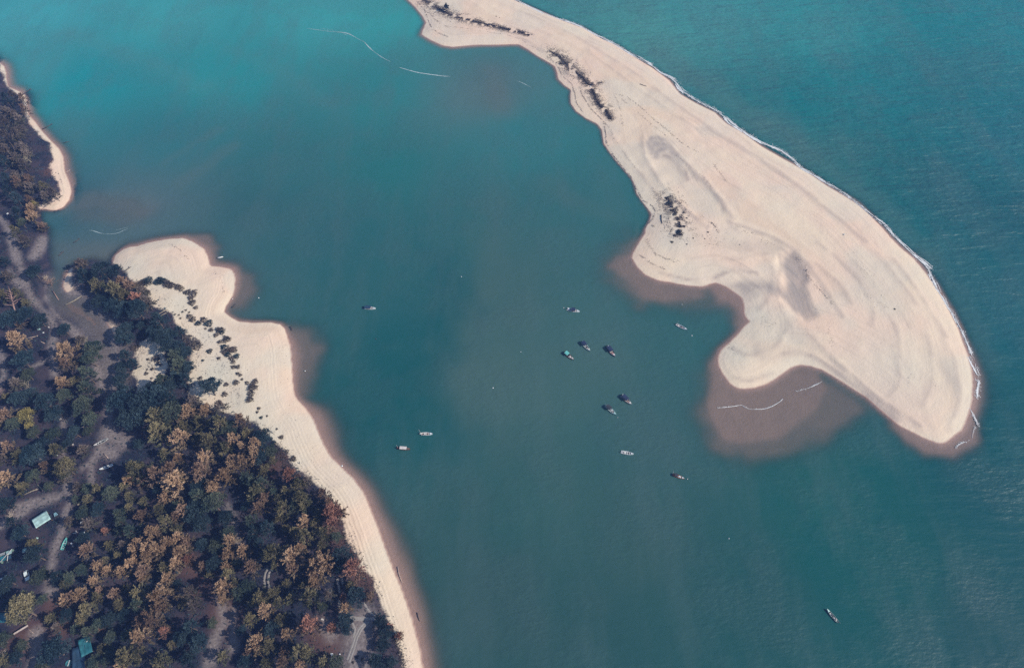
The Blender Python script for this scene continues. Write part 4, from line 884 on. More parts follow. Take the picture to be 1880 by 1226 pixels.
# ------------------------------------------------------------------ surf and foam
FV = []; FQ = []; LV = []; LQ = []
def smooth_line(pl, step):
    w = poly(pl); out = []
    for i in range(len(w) - 1):
        p0, p1, p2, p3 = w[max(i - 1, 0)], w[i], w[i + 1], w[min(i + 2, len(w) - 1)]
        n = max(2, int(np.linalg.norm(p2 - p1) / step))
        for t in np.arange(n) / n:
            out.append(.5 * ((2 * p1) + (-p0 + p2) * t + (2 * p0 - 5 * p1 + 4 * p2 - p3) * t ** 2 + (-p0 + 3 * p1 - 3 * p2 + p3) * t ** 3))
    return np.array(out + [w[-1]])
def foam_line(pl, width, gap=.30, thin=False, seedo=0, lace=1.0):
    """ragged ribbons of foam along a wave's edge, thinning out in gaps and at both ends"""
    VV, QQ = (LV, LQ) if thin else (FV, FQ)
    c = smooth_line(pl, .45); n = len(c)
    d = np.gradient(c, axis=0); d /= np.linalg.norm(d, axis=1, keepdims=True) + 1e-9; nrm = np.stack([-d[:, 1], d[:, 0]], -1)
    s = np.arange(n) * .45; ends = np.minimum(1, np.minimum(s, s[-1] - s) / (6 if thin else 4))
    for strand in range(2 if thin else 3):
        sx = seedo * 3.1 + strand * 71.0
        off = (strand - .7) * width * (.9 if thin else .75) + (fbm(s + sx, s * 0 + 3, 11, 2) - .5) * width * 2.6
        w = width * .5 * np.clip((fbm(s + sx, s * 0 + 9, 8, 3) - gap - .07 * strand) * 3.4, 0, 1.3) * ends * (1, .55, .4)[strand]
        r1 = .5 + vnoise(s * 1.3 + sx, s * 0 + 1.5); r2 = .35 + 1.3 * vnoise(s * 1.9 + sx, s * 0 + 7.5)
        a = c + nrm * (off + w * r1)[:, None]; e = c + nrm * (off - w * r2)[:, None]
        z = .07 + .02 * strand + np.maximum(samp('z', c[:, 0], c[:, 1]), 0)
        V = np.concatenate([np.stack([a[:, 0], a[:, 1], z], -1), np.stack([e[:, 0], e[:, 1], z], -1)])
        k = np.where((w[:-1] > .03) & (w[1:] > .03))[0]
        n0 = sum(len(v) for v in VV); VV.append(V); QQ.append(np.stack([k, k + 1, k + 1 + n, k + n], -1) + n0)
    if lace and not thin:
        m = int(s[-1] * 5 * lace); q, _t = along(c, width * 2.4, m, rs); g_ = fbm(q[:, 0], q[:, 1], 3, 2); q = q[g_ > .45]; m = len(q)
        an = rs.rand(m) * 6.28; l = rs.uniform(.1, .38, m); e1 = np.stack([np.cos(an), np.sin(an)], -1) * l[:, None]; e2 = np.stack([-np.sin(an), np.cos(an)], -1) * (l * rs.uniform(.25, .6, m))[:, None]
        z = .06 + np.maximum(samp('z', q[:, 0], q[:, 1]), 0)[:, None]; n0 = sum(len(v) for v in FV)
        FV.append(np.stack([np.concatenate([p_, z], 1) for p_ in (q - e1, q - e2, q + e1, q + e2)], 1).reshape(-1, 3)); FQ.append(np.arange(m * 4).reshape(m, 4) + n0)
foam_line([(930,-8),(945,-1),(970,12),(998,25),(1025,35),(1050,43),(1072,52),(1095,65),(1120,78),(1140,89),(1160,101),(1180,111),(1199,122),(1214,134),(1230,143),(1243,154),(1252,167),(1275,183),(1300,196),(1327,212),(1347,228),(1367,243),(1400,263),(1432,277),(1460,296),(1473,311),(1492,321),(1520,338),(1560,362),(1598,393),(1627,415),(1645,436),(1666,455),(1684,472),(1702,490),(1715,520),(1726,541),(1738,560),(1750,580),(1764,606),(1776,632),(1786,655)], .55, .10, seedo=777, lace=3)
for i, (pl, w) in enumerate([([(945,-1),(970,12),(998,26)], 1.2), ([(1022,34),(1050,42),(1072,51)], 1.5), ([(1092,63),(1120,77),(1140,89),(1160,100)], 1.8), ([(1156,99),(1180,110),(1199,121)], 2.0), ([(1212,133),(1230,141),(1246,150)], 1.3), ([(1240,152),(1250,166),(1275,182)], 2.6), ([(1272,181),(1300,195),(1325,209)], 1.8), ([(1328,215),(1345,228),(1365,242)], 2.4), ([(1362,240),(1400,262),(1432,275),(1460,295)], 1.8),
   ([(1460,297),(1473,310),(1490,318)], 1.8), ([(1492,320),(1520,338),(1560,362)], 1.5), ([(1560,362),(1600,394),(1628,415)], 1.3), ([(1625,414),(1645,436),(1666,454)], 1.5), ([(1676,466),(1692,478),(1711,494)], 1.5), ([(1706,503),(1715,520),(1724,538)], 2.0), ([(1726,540),(1738,558),(1748,574)], 1.2), ([(1748,572),(1760,595),(1770,612)], 1.1), ([(1772,640),(1780,655),(1797,690)], 1.3), ([(1796,696),(1793,732)], 1.2), ([(1780,748),(1797,782)], .6), ([(1790,782),(1786,806)], .5), ([(1754,822),(1762,814),(1778,808)], .45)]):
    foam_line(pl, w * .62, .27, seedo=i * 31, lace=4)
for i, pl in enumerate([[(1318,748),(1345,746),(1362,744),(1375,750),(1405,750),(1430,738),(1450,722),(1475,715),(1500,705),(1513,696)]]):
    foam_line(pl, .20 if i == 0 else .16, .33 if i == 0 else .4, seedo=i * 17, lace=.8)
for i, (pl, w, g) in enumerate([([(554,51),(575,54),(605,58),(635,61),(655,70),(670,79),(685,94),(700,105),(719,114)], .85, .24), ([(588,52),(615,57),(640,66)], .5, .3), ([(731,124),(760,131),(790,137),(829,141)], 1.1, .18), ([(944,146),(960,153),(977,161)], .6, .3), ([(262,364),(290,373),(320,380)], .4, .34), ([(148,428),(165,423),(190,429),(215,428),(232,421),(252,418)], .5, .3), ([(160,418),(200,424),(240,416)], .35, .36)]):
    foam_line(pl, w * .5, g + .04, thin=True, seedo=100 + i * 13)
def foam_mat():
    m = mat("sea_foam", (.66, .66, .63), .8, .05, 1.0); return m
o = link("foam", np_mesh("foam", np.concatenate(FV), np.concatenate(FQ)), foam_mat()); tag(o, "white surf along the sandspit's shore", "foam", kind='stuff')
o = link("foam_streaks", np_mesh("foam_streaks", np.concatenate(LV), np.concatenate(LQ)), mat("thin_foam", (.37, .46, .45), .8, .05, 1.0)); tag(o, "thin pale foam streaks drifting on the lagoon", "foam", kind='stuff')

# ------------------------------------------------------------------ boats
def lerp(a, b, t): return a + (b - a) * t
def hull_rings(L, B, sheer=.5, stern=.78, pointed=False, n=15):
    rings = []
    for i in range(n):
        s = i / (n - 1); x = -L / 2 + s * L
        if pointed: f = max(math.sin(math.pi * min(max(s, .02), .985)) ** .62, .05)
        else: f = (stern + (1 - stern) * math.sin(min(s / .42, 1) * math.pi / 2)) if s < .42 else max(1 - ((s - .42) / .58) ** 2.3, .03)
        hb = B / 2 * f
        g = .52 + .10 * (1 - s) ** 2 + sheer * s ** 3 + (sheer * .8 * (1 - s) ** 4 if pointed else 0)
        k = -.25 + .35 * max(0, (s - .72) / .28) ** 2
        fl = .10; w = min(.09, hb * .45)
        rings.append([(x, hb, g), (x, hb * .80, .02), (x, 0, k), (x, -hb * .80, .02), (x, -hb, g), (x, -hb + w, g + .012), (x, -(hb - w) * .8, fl + .05), (x, (hb - w) * .8, fl + .05), (x, hb - w, g + .012)])
    return rings
def loft(rings):
    mb = MB(); v = [p for r in rings for p in r]; m = len(rings[0]); f = []
    for i in range(len(rings) - 1):
        for k in range(m): f.append((i * m + k, (i + 1) * m + k, (i + 1) * m + (k + 1) % m, i * m + (k + 1) % m))
    f.append(tuple(range(m))); f.append(tuple(reversed([(len(rings) - 1) * m + k for k in range(m)])))
    return mb.add(v, f)
def roof_mb(x0, x1, wid, z, arch=.16, th=.05):
    mb = MB(); n = 7; v = []; f = []
    for x in (x0, x1):
        for lay in (0, th):
            for k in range(n):
                t = k / (n - 1) * 2 - 1; v.append((x, t * wid / 2, z + arch * (1 - t * t) + lay))
    a = lambda e, l, k: (e * 2 + l) * n + k
    for k in range(n - 1):
        f.append((a(0, 1, k), a(1, 1, k), a(1, 1, k + 1), a(0, 1, k + 1))); f.append((a(0, 0, k), a(0, 0, k + 1), a(1, 0, k + 1), a(1, 0, k)))
        for e in (0, 1): f.append((a(e, 0, k), a(e, 1, k), a(e, 1, k + 1), a(e, 0, k + 1)) if e == 0 else (a(e, 0, k), a(e, 0, k + 1), a(e, 1, k + 1), a(e, 1, k)))
    for k in (0, n - 1): f.append((a(0, 0, k), a(1, 0, k), a(1, 1, k), a(0, 1, k)))
    return mb.add(v, f)
PAINT = {'white': (.66, .68, .66), 'cream': (.62, .60, .53), 'mint': (.36, .52, .48), 'wood': (.20, .13, .09), 'brown': (.16, .075, .055), 'navy': (.012, .024, .06), 'blue': (.014, .045, .085), 'teal': (.02, .125, .15), 'grey': (.30, .31, .31), 'dark': (.03, .035, .04), 'pink': (.50, .24, .22), 'pale': (.55, .50, .46), 'green': (.20, .30, .25), 'orange': (.45, .14, .05), 'seagreen': (.12, .42, .38)}  # teal and blue lowered to hold the tarpaulins' shade
def pm(k, rough=.5): return mat(k + "_paint", PAINT[k], rough, .10, 1.6)
FISH = "fishing boats moored in the lagoon"
def boat(stern, bow, label, hull='white', deck='grey', beam=.27, canopy=None, cargo=(), pole=None, sheer=.5, pointed=False, cat="boat", group=FISH, engine=True, ashore=False, fore='white', list_=0.0, name="fishing_boat", boxes=()):
    if ashore: a = PG(*stern); b = PG(*bow)
    else: a = (*P(*stern), 0); b = (*P(*bow), 0)
    L = math.hypot(b[0] - a[0], b[1] - a[1]); L = min(max(L, 5.5), 9.5); yaw = math.atan2(b[1] - a[1], b[0] - a[0]); B = L * beam
    cx, cy = (a[0] + b[0]) / 2, (a[1] + b[1]) / 2
    root = empty(name, (cx, cy, (max(gz(cx, cy), 0) + .24) if ashore else -.02), yaw)
    root.rotation_euler[0] = list_
    loft(hull_rings(L, B, sheer, pointed=pointed)).build("hull", pm(hull, .4), root)
    # floor boards, fore deck, thwarts
    fb = MB()
    for k in range(5): fb.box((-.04 * L, (k - 2) * B * .125, .185), (L * .70, B * .115, .03))
    fb.build("floor_boards", pm(deck, .7), root)
    rr = hull_rings(L, B, sheer, pointed=pointed, n=29); v = []; f = []
    sel = [r for r in rr if r[0][0] > L * .27]
    for r in sel: v += [(r[0][0], r[0][1] * .9, r[0][2] + .03), (r[0][0], -r[0][1] * .9, r[0][2] + .03), (r[0][0], -r[0][1] * .9, r[0][2] - .02), (r[0][0], r[0][1] * .9, r[0][2] - .02)]
    for i in range(len(sel) - 1):
        for k in range(4): f.append((i * 4 + k, i * 4 + (k + 1) % 4, (i + 1) * 4 + (k + 1) % 4, (i + 1) * 4 + k))
    f.append((3, 2, 1, 0)); m = MB().add(v, f); m.build("fore_deck", pm(fore, .5), root)
    for x in ((-.36, .02, .18) if not canopy else (.06, .19)):
        th = MB(); th.box((x * L, 0, .47), (.26, B * .88, .05)); th.build("thwart", pm('pale' if deck != 'pale' else 'wood', .6), root)
    if canopy:
        x0, x1, ck, hgt = canopy
        c = roof_mb(x0 * L, x1 * L, B * 1.0, hgt).build("canopy", pm(ck, .6), root)
        p = MB()
        for x in (x0 * L + .1, x1 * L - .1):
            for s in (-1, 1): p.tube([(x, s * B * .42, .5), (x, s * B * .45, hgt + .03)], .03, 5)
        p.build("canopy_posts", pm('dark'), root)
        w = MB(); w.box(((x0 + x1) / 2 * L, 0, .75), (abs(x1 - x0) * L * .55, B * .55, .55), taper=.92); w.build("wheelhouse", pm('dark' if ck in ('navy', 'dark') else 'wood', .6), root)
    if engine:
        e = MB(); e.box((-L * .5 - .12, 0, .72), (.42, .34, .42), taper=.8); e.box((-L * .5 - .16, 0, .25), (.14, .12, .7)); e.tube([(-L * .5 + .05, 0, .8), (-L * .5 + .75, .1, .92)], .03, 5)
        e.build("outboard_motor", pm('dark', .4), root)
    if pole:
        p = MB(); p.tube([(pole[0] * L, pole[1] * B, .3), (pole[0] * L + pole[2], pole[1] * B + pole[3], pole[4])], [.055, .03], 6); p.build("pole", pm('pale'), root)
    for (x, y, sx, sy, sz, k) in boxes:
        t = MB(); t.box((x * L, y * B, .22 + sz / 2), (sx, sy, sz), taper=.9); t.build("locker", pm(k, .6), root)
    tag(root, label, cat, group)
    return root, L, B
def heap(boat_, x, y, w, col, label, nm="net_heap", seed=1):
    root, L, B = boat_
    rs2 = random.Random(seed); mb = MB(); n = 14
    prof = []
    v = []; f = []
    for j, (rr_, z) in enumerate([(1, 0), (.97, .18), (.78, .36), (.45, .47), (.12, .5)]):
        for k in range(n):
            a_ = 2 * math.pi * k / n; q = rr_ * (1 + .22 * math.sin(3 * a_ + seed) + rs2.uniform(-.12, .12)); v.append((q * w * math.cos(a_), q * w * .75 * math.sin(a_), z * .8 + rs2.uniform(-.04, .04)))
    for j in range(4):
        for k in range(n): f.append((j * n + k, j * n + (k + 1) % n, (j + 1) * n + (k + 1) % n, (j + 1) * n + k))
    f.append(tuple(range(4 * n, 5 * n))); f.append(tuple(reversed(range(n)))); mb.add(v, f)
    o = mb.build(nm, pm(col, .85)); c, s = math.cos(root.rotation_euler[2]), math.sin(root.rotation_euler[2])
    o.location = (root.location.x + c * x * L - s * y * B, root.location.y + s * x * L + c * y * B, root.location.z + .2); o.rotation_euler = (0, 0, root.rotation_euler[2])
    tag(o, label, "fishing gear", "gear heaped in the boats"); return o

b1 = boat((669, 566), (690, 567), "white boat with blue canopy moored alone west of the others", 'white', 'grey', .30, (-.42, .10, 'blue', 1.55), fore='white')
b2 = boat((771, 797), (794, 797), "white open boat with brown inside and pole near the stern", 'white', 'wood', .27, None, pole=(-.42, .2, -1.0, 1.2, 2.4), pointed=True, boxes=((-.1, 0, 1.0, .9, .4, 'pale'), (.12, .1, .6, .7, .35, 'wood')))
b3 = boat((729, 823), (753, 825), "brown hulled boat with long whitish roof beside the white open boat", 'brown', 'wood', .24, (-.28, .26, 'pale', 1.45), pole=(-.42, .1, -.9, .8, 2.4), sheer=.6, pointed=True, fore='wood')
b4 = boat((1041, 568), (1064, 573), "white boat with dark canopy at the top of the anchored group", 'white', 'grey', .31, (-.16, .14, 'navy', 1.6), boxes=((-.36, .1, 1.2, .9, .5, 'white'), (.2, 0, .6, .8, .3, 'pale')))
b5 = boat((1068, 628), (1083, 645), "pale boat with navy stern canopy, middle of the three together", 'mint', 'grey', .30, (-.42, -.02, 'navy', 1.6), boxes=((.1, 0, .7, .8, .4, 'dark'),), fore='cream')
b6 = boat((1036, 647), (1053, 661), "small wooden boat with sea green awning, leftmost of the three together", 'wood', 'dark', .30, (-.40, -.06, 'seagreen', 1.5), boxes=((.12, 0, .8, .9, .4, 'pale'),), fore='pale')
b7 = boat((1114, 636), (1129, 655), "dark boat with pinkish gear on deck, rightmost of the three together", 'dark', 'wood', .31, (-.38, .08, 'navy', 1.6), boxes=((-.45, .3, .5, .5, .5, 'white'),), fore='pale')
heap(b7, .22, .0, .75, 'pink', "pinkish heap of gear forward on the dark boat", seed=2)
b8 = boat((1141, 726), (1159, 743), "navy canopied boat with pink gear, upper of the lower pair", 'grey', 'wood', .32, (-.40, .12, 'navy', 1.65), boxes=((-.46, .3, .6, .5, .5, 'white'),), fore='cream')
heap(b8, .25, .0, .7, 'pink', "pink net heap forward of the navy canopy", seed=5)
b9 = boat((1112, 745), (1131, 762), "mint hulled boat with dark canopy, lower of the lower pair", 'mint', 'grey', .30, (-.42, -.02, 'dark', 1.6), boxes=((.06, .15, .7, .5, .4, 'white'), (.16, -.1, .5, .5, .4, 'dark')), pole=(-.48, -.3, -.3, .8, 2.0), fore='mint')
b10 = boat((1140, 830), (1163, 834), "white open boat without canopy, left of the dark orange trimmed one", 'white', 'grey', .29, None, boxes=((-.18, 0, .9, .9, .35, 'cream'), (.10, .05, 1.0, .6, .2, 'dark')))
b11 = boat((1235, 871), (1256, 879), "dark boat with orange trim, lowest of the anchored group", 'orange', 'dark', .27, (-.36, -.12, 'dark', 1.3), pole=(-.48, .2, -.5, 1.0, 2.2), boxes=((.1, .05, 1.0, .7, .5, 'white'), (-.02, -.1, .5, .5, .4, 'pale')), fore='white')
b12 = boat((1241, 596), (1261, 606), "long white open boat nearest the spit's sandy cove", 'white', 'pale', .25, None, boxes=((-.05, 0, 1.6, .6, .22, 'dark'), (.22, .1, .6, .5, .25, 'grey')), pole=(-.45, .1, .1, 1.2, 2.4))
b13 = boat((1538, 1142), (1517, 1118), "long grey green boat alone in the lower right water", 'green', 'grey', .22, None, pole=(-.46, -.15, -1.2, -.2, .9), boxes=((-.02, .0, .7, .8, .4, 'dark'), (-.18, .12, .6, .6, .4, 'pale')), fore='mint', sheer=.6, name="fishing_boat")
AS = "boats pulled up among the trees"
boat((200, 806), (174, 819), "slim grey boat with dark gunwales beached in the dirt yard", 'grey', 'dark', .22, None, group=AS, ashore=True, engine=False, pole=(-.44, .1, 0, .4, 2.0), fore='pale', pointed=True)
boat((208, 854), (184, 863), "bright white boat beached at the foot of the dirt yard", 'white', 'cream', .24, None, group=AS, ashore=True, engine=False, boxes=((-.04, 0, .9, .6, .3, 'dark'),), fore='white')
boat((115, 1009), (124, 988), "teal boat beached below the mint roofed shelter", 'seagreen', 'teal', .30, None, group=AS, ashore=True, engine=False, boxes=((.2, 0, .5, .6, .3, 'teal'), (-.2, .1, .5, .5, .3, 'mint')), fore='seagreen')

# the fisherman in the lower right boat: one continuous skinned figure, hat and shirt as parts
def person(loc, yaw, label, shirt, hat):
    J = {'pelvis': (0, 0, .12), 'waist': (0, 0, .30), 'chest': (.05, 0, .50), 'neck': (.08, 0, .63), 'head': (.11, 0, .74), 'crown': (.12, 0, .84),
         'shl': (.05, .17, .56), 'ell': (.18, .24, .36), 'wrl': (.38, .18, .30), 'hal': (.46, .15, .30), 'shr': (.05, -.17, .56), 'elr': (.16, -.25, .36), 'wrr': (.34, -.22, .28), 'har': (.42, -.20, .28),
         'hil': (.05, .10, .11), 'knl': (.44, .15, .26), 'anl': (.46, .14, -.12), 'tol': (.62, .15, -.15), 'hir': (.05, -.10, .11), 'knr': (.44, -.15, .26), 'anr': (.46, -.14, -.12), 'tor': (.62, -.15, -.15)}
    rad = {'pelvis': .13, 'waist': .12, 'chest': .15, 'neck': .055, 'head': .095, 'crown': .07, 'shl': .065, 'ell': .045, 'wrl': .032, 'hal': .03, 'shr': .065, 'elr': .045, 'wrr': .032, 'har': .03, 'hil': .09, 'knl': .062, 'anl': .042, 'tol': .032, 'hir': .09, 'knr': .062, 'anr': .042, 'tor': .032}
    E = [('pelvis', 'waist'), ('waist', 'chest'), ('chest', 'neck'), ('neck', 'head'), ('head', 'crown'), ('chest', 'shl'), ('shl', 'ell'), ('ell', 'wrl'), ('wrl', 'hal'), ('chest', 'shr'), ('shr', 'elr'), ('elr', 'wrr'), ('wrr', 'har'), ('pelvis', 'hil'), ('hil', 'knl'), ('knl', 'anl'), ('anl', 'tol'), ('pelvis', 'hir'), ('hir', 'knr'), ('knr', 'anr'), ('anr', 'tor')]
    K = list(J); fing = []
    V_ = [J[k] for k in K]; Rr = [rad[k] for k in K]; Ed = [(K.index(a), K.index(b)) for a, b in E]
    for side, h in ((1, 'hal'), (-1, 'har')):
        hx = J[h]
        for q in range(5):
            off = (q - 2) * .017
            p1 = (hx[0] + .045 - (.03 if q == 4 else 0), hx[1] + off * 1.2 + (.03 * side if q == 4 else 0), hx[2] - .012); p2 = (p1[0] + .03, p1[1], p1[2] - .028)
            i = len(V_); V_ += [p1, p2]; Rr += [.0095, .008]; Ed += [(K.index(h), i), (i, i + 1)]
    me = bpy.data.meshes.new("person"); me.from_pydata(V_, Ed, [])
    o = link("person", me, mat("tanned_skin", (.36, .20, .14), .6, .05)); sk = o.modifiers.new("skin", 'SKIN')
    for i, r_ in enumerate(Rr): me.skin_vertices[0].data[i].radius = (r_, r_)
    me.skin_vertices[0].data[0].use_root = True
    ss = o.modifiers.new("sub", 'SUBSURF'); ss.levels = 1; ss.render_levels = 1
    o.location = loc; o.rotation_euler = (0, 0, yaw)
    sh_ = MB(); sh_.lathe([(.15, .12), (.165, .25), (.185, .42), (.19, .53), (.12, .61), (.075, .63)], 14, (.03, 0, 0))
    for s in (-1, 1): sh_.tube([(.05, s * .15, .56), (.12, s * .22, .44)], [.085, .07], 8)
    sh_.build("shirt", shirt, o, True)
    h_ = MB(); h_.lathe([(.235, .765), (.20, .80), (.12, .88), (.03, .955), (.004, .965)], 18, (.115, 0, 0)); h_.build("conical_hat", hat, o, True)
    fc = MB()
    for s in (-1, 1): fc.box((.205, s * .034, .755), (.012, .024, .012))
    fc.box((.215, 0, .725), (.03, .02, .035)); fc.box((.203, 0, .69), (.012, .045, .01)); fc.build("face", mat("dark_features", (.10, .05, .04), .6, .05), o)
    tag(o, label, "person"); return o
r_, L_, B_ = b13; c_, s_ = math.cos(r_.rotation_euler[2]), math.sin(r_.rotation_euler[2])
person((r_.location.x - c_ * .30 * L_, r_.location.y - s_ * .30 * L_, .40), r_.rotation_euler[2], "person in red shirt and pale round hat seated in the grey green boat", mat("red_cloth", (.40, .09, .06), .8, .1), mat("pale_straw", (.70, .60, .54), .8, .08))

# mooring floats
def buoy(u, v, label, r=.32, col='white'):
    r *= .8
    mb = MB(); mb.lathe([(.02 * r, -.6 * r), (.6 * r, -.45 * r), (r, 0), (.95 * r, .35 * r), (.6 * r, .75 * r), (.22 * r, .95 * r), (.2 * r, 1.35 * r), (.08 * r, 1.4 * r)], 14)
    o = mb.build("mooring_float", pm(col, .4), None, True); x, y = P(u, v); o.location = (x, y, .02)
    rg = MB(); rg.lathe([(1.02 * r, -.08 * r), (1.1 * r, 0), (1.02 * r, .1 * r)], 14); rg.build("rope_ring", pm('dark', .8), o)
    tag(o, label, "float", "mooring floats on the lagoon"); return o
buoy(1270, 616, "white float below the long open boat by the cove", .42); buoy(1252, 559, "small white float off the spit's reddish shallows", .3); buoy(475, 547, "white float east of the upper beach bay", .42); buoy(847, 508, "white float alone in the upper middle lagoon", .34)
buoy(905, 712, "white float alone in the middle of the lagoon", .45); buoy(956, 646, "small white float left of the three anchored boats", .3); buoy(690, 622, "dark float below the lone blue canopied boat", .4, 'dark'); buoy(560, 681, "white float off the middle beach bend", .4); buoy(1338, 988, "small white float in the lower lagoon", .34); buoy(1035, 565, "small pale float left of the topmost anchored boat", .34, 'pale'); buoy(1134, 766, "tiny pale float at the bow of the mint boat", .26, 'pale'); buoy(1262, 879, "pale float ahead of the orange trimmed boat", .34, 'pale'); buoy(628, 855, "white float washed up on the lower beach's edge", .5); buoy(427, 549, "pinkish float washed up in the upper beach bay", .42, 'pale')
# ------------------------------------------------------------------ shelters, car and yard
def frame_at(c0, c1, c3, z):
    """origin and axes of a rectangle from three of its corners in the photo"""
    p0, p1, p3 = (Vector((*P(*q, z), z)) for q in (c0, c1, c3))
    return p0, p1, p3
def shelter(name, corners, hgt, roof_key, label, cat="shelter", pitch=.25, post='wood', ribs=10, rough=.6, sag=0.0):
    gx_, gy_, g = PG(sum(c[0] for c in corners) / 4, sum(c[1] for c in corners) / 4)
    z = g + hgt; pts = [Vector((*P(*c, z), z)) for c in corners]
    ctr = sum(pts, Vector()) / 4; root = empty(name, (ctr.x, ctr.y, g))
    ux = (pts[1] - pts[0]); uy = (pts[3] - pts[0]); lx, ly = ux.length, uy.length; ux.normalize()
    yaw = math.atan2(ux.y, ux.x); root.rotation_euler = (0, 0, yaw); s = 1 if ux.cross(uy).z > 0 else -1
    mb = MB(); nx, ny = ribs * 4, 6; v = []; f = []
    for lay in (0, -.06):
        for j in range(ny + 1):
            for i in range(nx + 1):
                x = (i / nx - .5) * lx; y = (j / ny - .5) * ly
                zz = hgt + pitch * (y / ly) + .05 * math.sin(i / nx * ribs * 2 * math.pi) - sag * math.sin(math.pi * i / nx) * math.sin(math.pi * j / ny) + lay
                v.append((x, y, zz))
    m = (nx + 1) * (ny + 1)
    for lay in (0, 1):
        for j in range(ny):
            for i in range(nx):
                a = lay * m + j * (nx + 1) + i; q = (a, a + 1, a + nx + 2, a + nx + 1); f.append(q if lay == 0 else q[::-1])
    ring = [i for i in range(nx)] + [j * (nx + 1) + nx for j in range(ny)] + [ny * (nx + 1) + i for i in range(nx, 0, -1)] + [j * (nx + 1) for j in range(ny, 0, -1)]
    for k in range(len(ring)): f.append((ring[k], ring[k] + m, ring[(k + 1) % len(ring)] + m, ring[(k + 1) % len(ring)]))
    mb.add(v, f); mb.build("roof", mat(roof_key + "_roof_sheet", PAINT[roof_key], rough, .16, .5), root, True)
    for sx in (-1, 1):
        for sy in (-1, 1):
            p = MB(); p.tube([(sx * lx * .46, sy * ly * .44, -.2), (sx * lx * .46, sy * ly * .44, hgt + pitch * sy * .44 - .08)], .09, 7); p.build("post", pm(post, .8), root)
    tag(root, label, cat); return root, lx, ly
shelter("shelter", [(58,954),(85,937),(93,952),(66,969)], 2.6, 'mint', "pale mint flat roofed shelter in the littered clearing", ribs=14)
shelter("tarpaulin_shelter", [(139,1178),(160,1167),(176,1190),(150,1206)], 2.2, 'teal', "blue green tarpaulin stretched on posts near the lower edge", ribs=3, sag=.5, rough=.5)  # sheet colour darkened for the shade it lies in
shelter("tarpaulin_shelter", [(124,1196),(148,1188),(164,1216),(140,1230)], 1.6, 'blue', "tarpaulin coloured dark blue for its shade, below the blue green one", ribs=3, sag=.4)  # shaded part of the tarpaulin, its shade put into the sheet colour
shelter("shed", [(-14,1142),(16,1140),(20,1126),(-10,1124)], 2.4, 'teal', "teal roofed shed cut by the photo's left edge", cat="shed", ribs=10)
def hut(u, v):
    x, y, g = PG(u, v); root = empty("ruined_hut", (x, y, g), R(24))
    w = MB(); w.box((-2.6, 0, .9), (.15, 4.6, 2.0)); w.box((0, 2.2, .9), (5.0, .15, 2.0)); w.build("wall", pm('green', .8), root)
    for i, (cx, cy, sx, sy, rz, tl, k) in enumerate([(-1.4, -.8, 2.6, 2.2, .1, .2, 'teal'), (1.1, 1.0, 2.4, 1.9, -.12, -.15, 'mint'), (.9, -1.3, 2.2, 1.6, .3, .22, 'blue'), (-1.6, 1.4, 2.0, 1.2, -.2, .1, 'grey')]):
        s = MB()
        for q in range(6): s.box((cx + (q - 2.5) * sx / 6, cy, 2.15 + .04 * (q % 2) + .03 * i), (sx / 6, sy, .05), rz * 0, tl)
        s.build("roof_sheet", mat(k + "_roof_sheet", PAINT[k], .6, .16, .5), root)
    b = MB(); b.tube([(-2.4, -2.2, 2.5), (2.6, 1.9, 2.7)], .1, 6); b.build("beam", pm('pale', .7), root)
    b = MB(); b.tube([(0.4, -2.9, 2.4), (.9, .4, 2.6)], .12, 6); b.build("beam", pm('cream', .7), root)
    tag(root, "broken hut with scattered teal roof sheets at the left edge", "hut"); return root
hut(17, 1022)
def rubbish(name, u, v, parts, label, cat, rz=0.0):
    x, y, g = PG(u, v); root = empty(name, (x, y, g), rz)
    for pn, mb, m in parts: mb.build(pn, m, root)
    tag(root, label, cat); return root
m1 = MB(); m1.box((0, 0, .45), (2.0, 1.5, .9), taper=.95); m2 = MB()
for k in range(3): m2.box((-.5 + k * .5, 0, .94 + .03 * k), (.34, 1.9, .05), rz=.15 * k)
rubbish("boarded_crate", 104, 945, [("box", m1, pm('dark', .8)), ("boards", m2, mat("pale_blue_boards", (.22, .40, .46), .7))], "dark crate with pale blue boards right of the mint roof", "crate", .6)
m1 = MB()
for k in range(4): m1.box((0, -.75 + k * .5, .55), (2.2, .34, .06))
m2 = MB()
for sx in (-1, 1):
    for sy in (-1, 1): m2.box((sx * .9, sy * .7, .26), (.1, .1, .52))
rubbish("slatted_table", 47, 1010, [("top", m1, pm('mint', .7)), ("legs", m2, pm('wood', .8))], "slatted pale green table by the broken hut", "table", .4)
m1 = MB(); m1.lathe([(.9, .0), (1.25, .15), (1.35, .5), (1.3, .52), (1.15, .2), (.8, .12)], 18); m2 = MB(); m2.box((0, 0, .42), (.25, 2.3, .05))
rubbish("basket_boat", 127, 1217, [("bowl", m1, pm('teal', .5)), ("seat_board", m2, pm('white', .6))], "round teal basket boat with white board near the lower edge", "boat")
m1 = MB(); m1.tube([(-2.9, -1.9, .15), (2.9, 1.9, 1.3)], .05, 4); m1 = MB(); m1.box((0, 0, 1.6), (6.2, .7, .12), ry=R(-6)); m2 = MB(); m2.tube([(2.6, 0, 0), (2.6, 0, 1.8)], .08, 6); m2.tube([(-2.6, 0, 0), (-2.6, 0, 1.3)], .08, 6)
rubbish("plank_bench", 42, 1157, [("plank", m1, mat("pale_plank", (.62, .50, .42), .7)), ("trestles", m2, pm('wood', .8))], "long pale leaning plank on trestles at the lower left", "plank", R(33))
log(51, 1153, 62, 1162, .14, "thin pale pole running right from the leaning plank", DEADWOOD, 0, "wooden_pole", 0, "pole")
log(154, 1183, 166, 1178, .16, "white pole lying on the blue green tarpaulin's edge", mat("white_plank", (.72, .70, .66), .6, .05), 0, "wooden_pole", 2.4, "pole")
SC = []
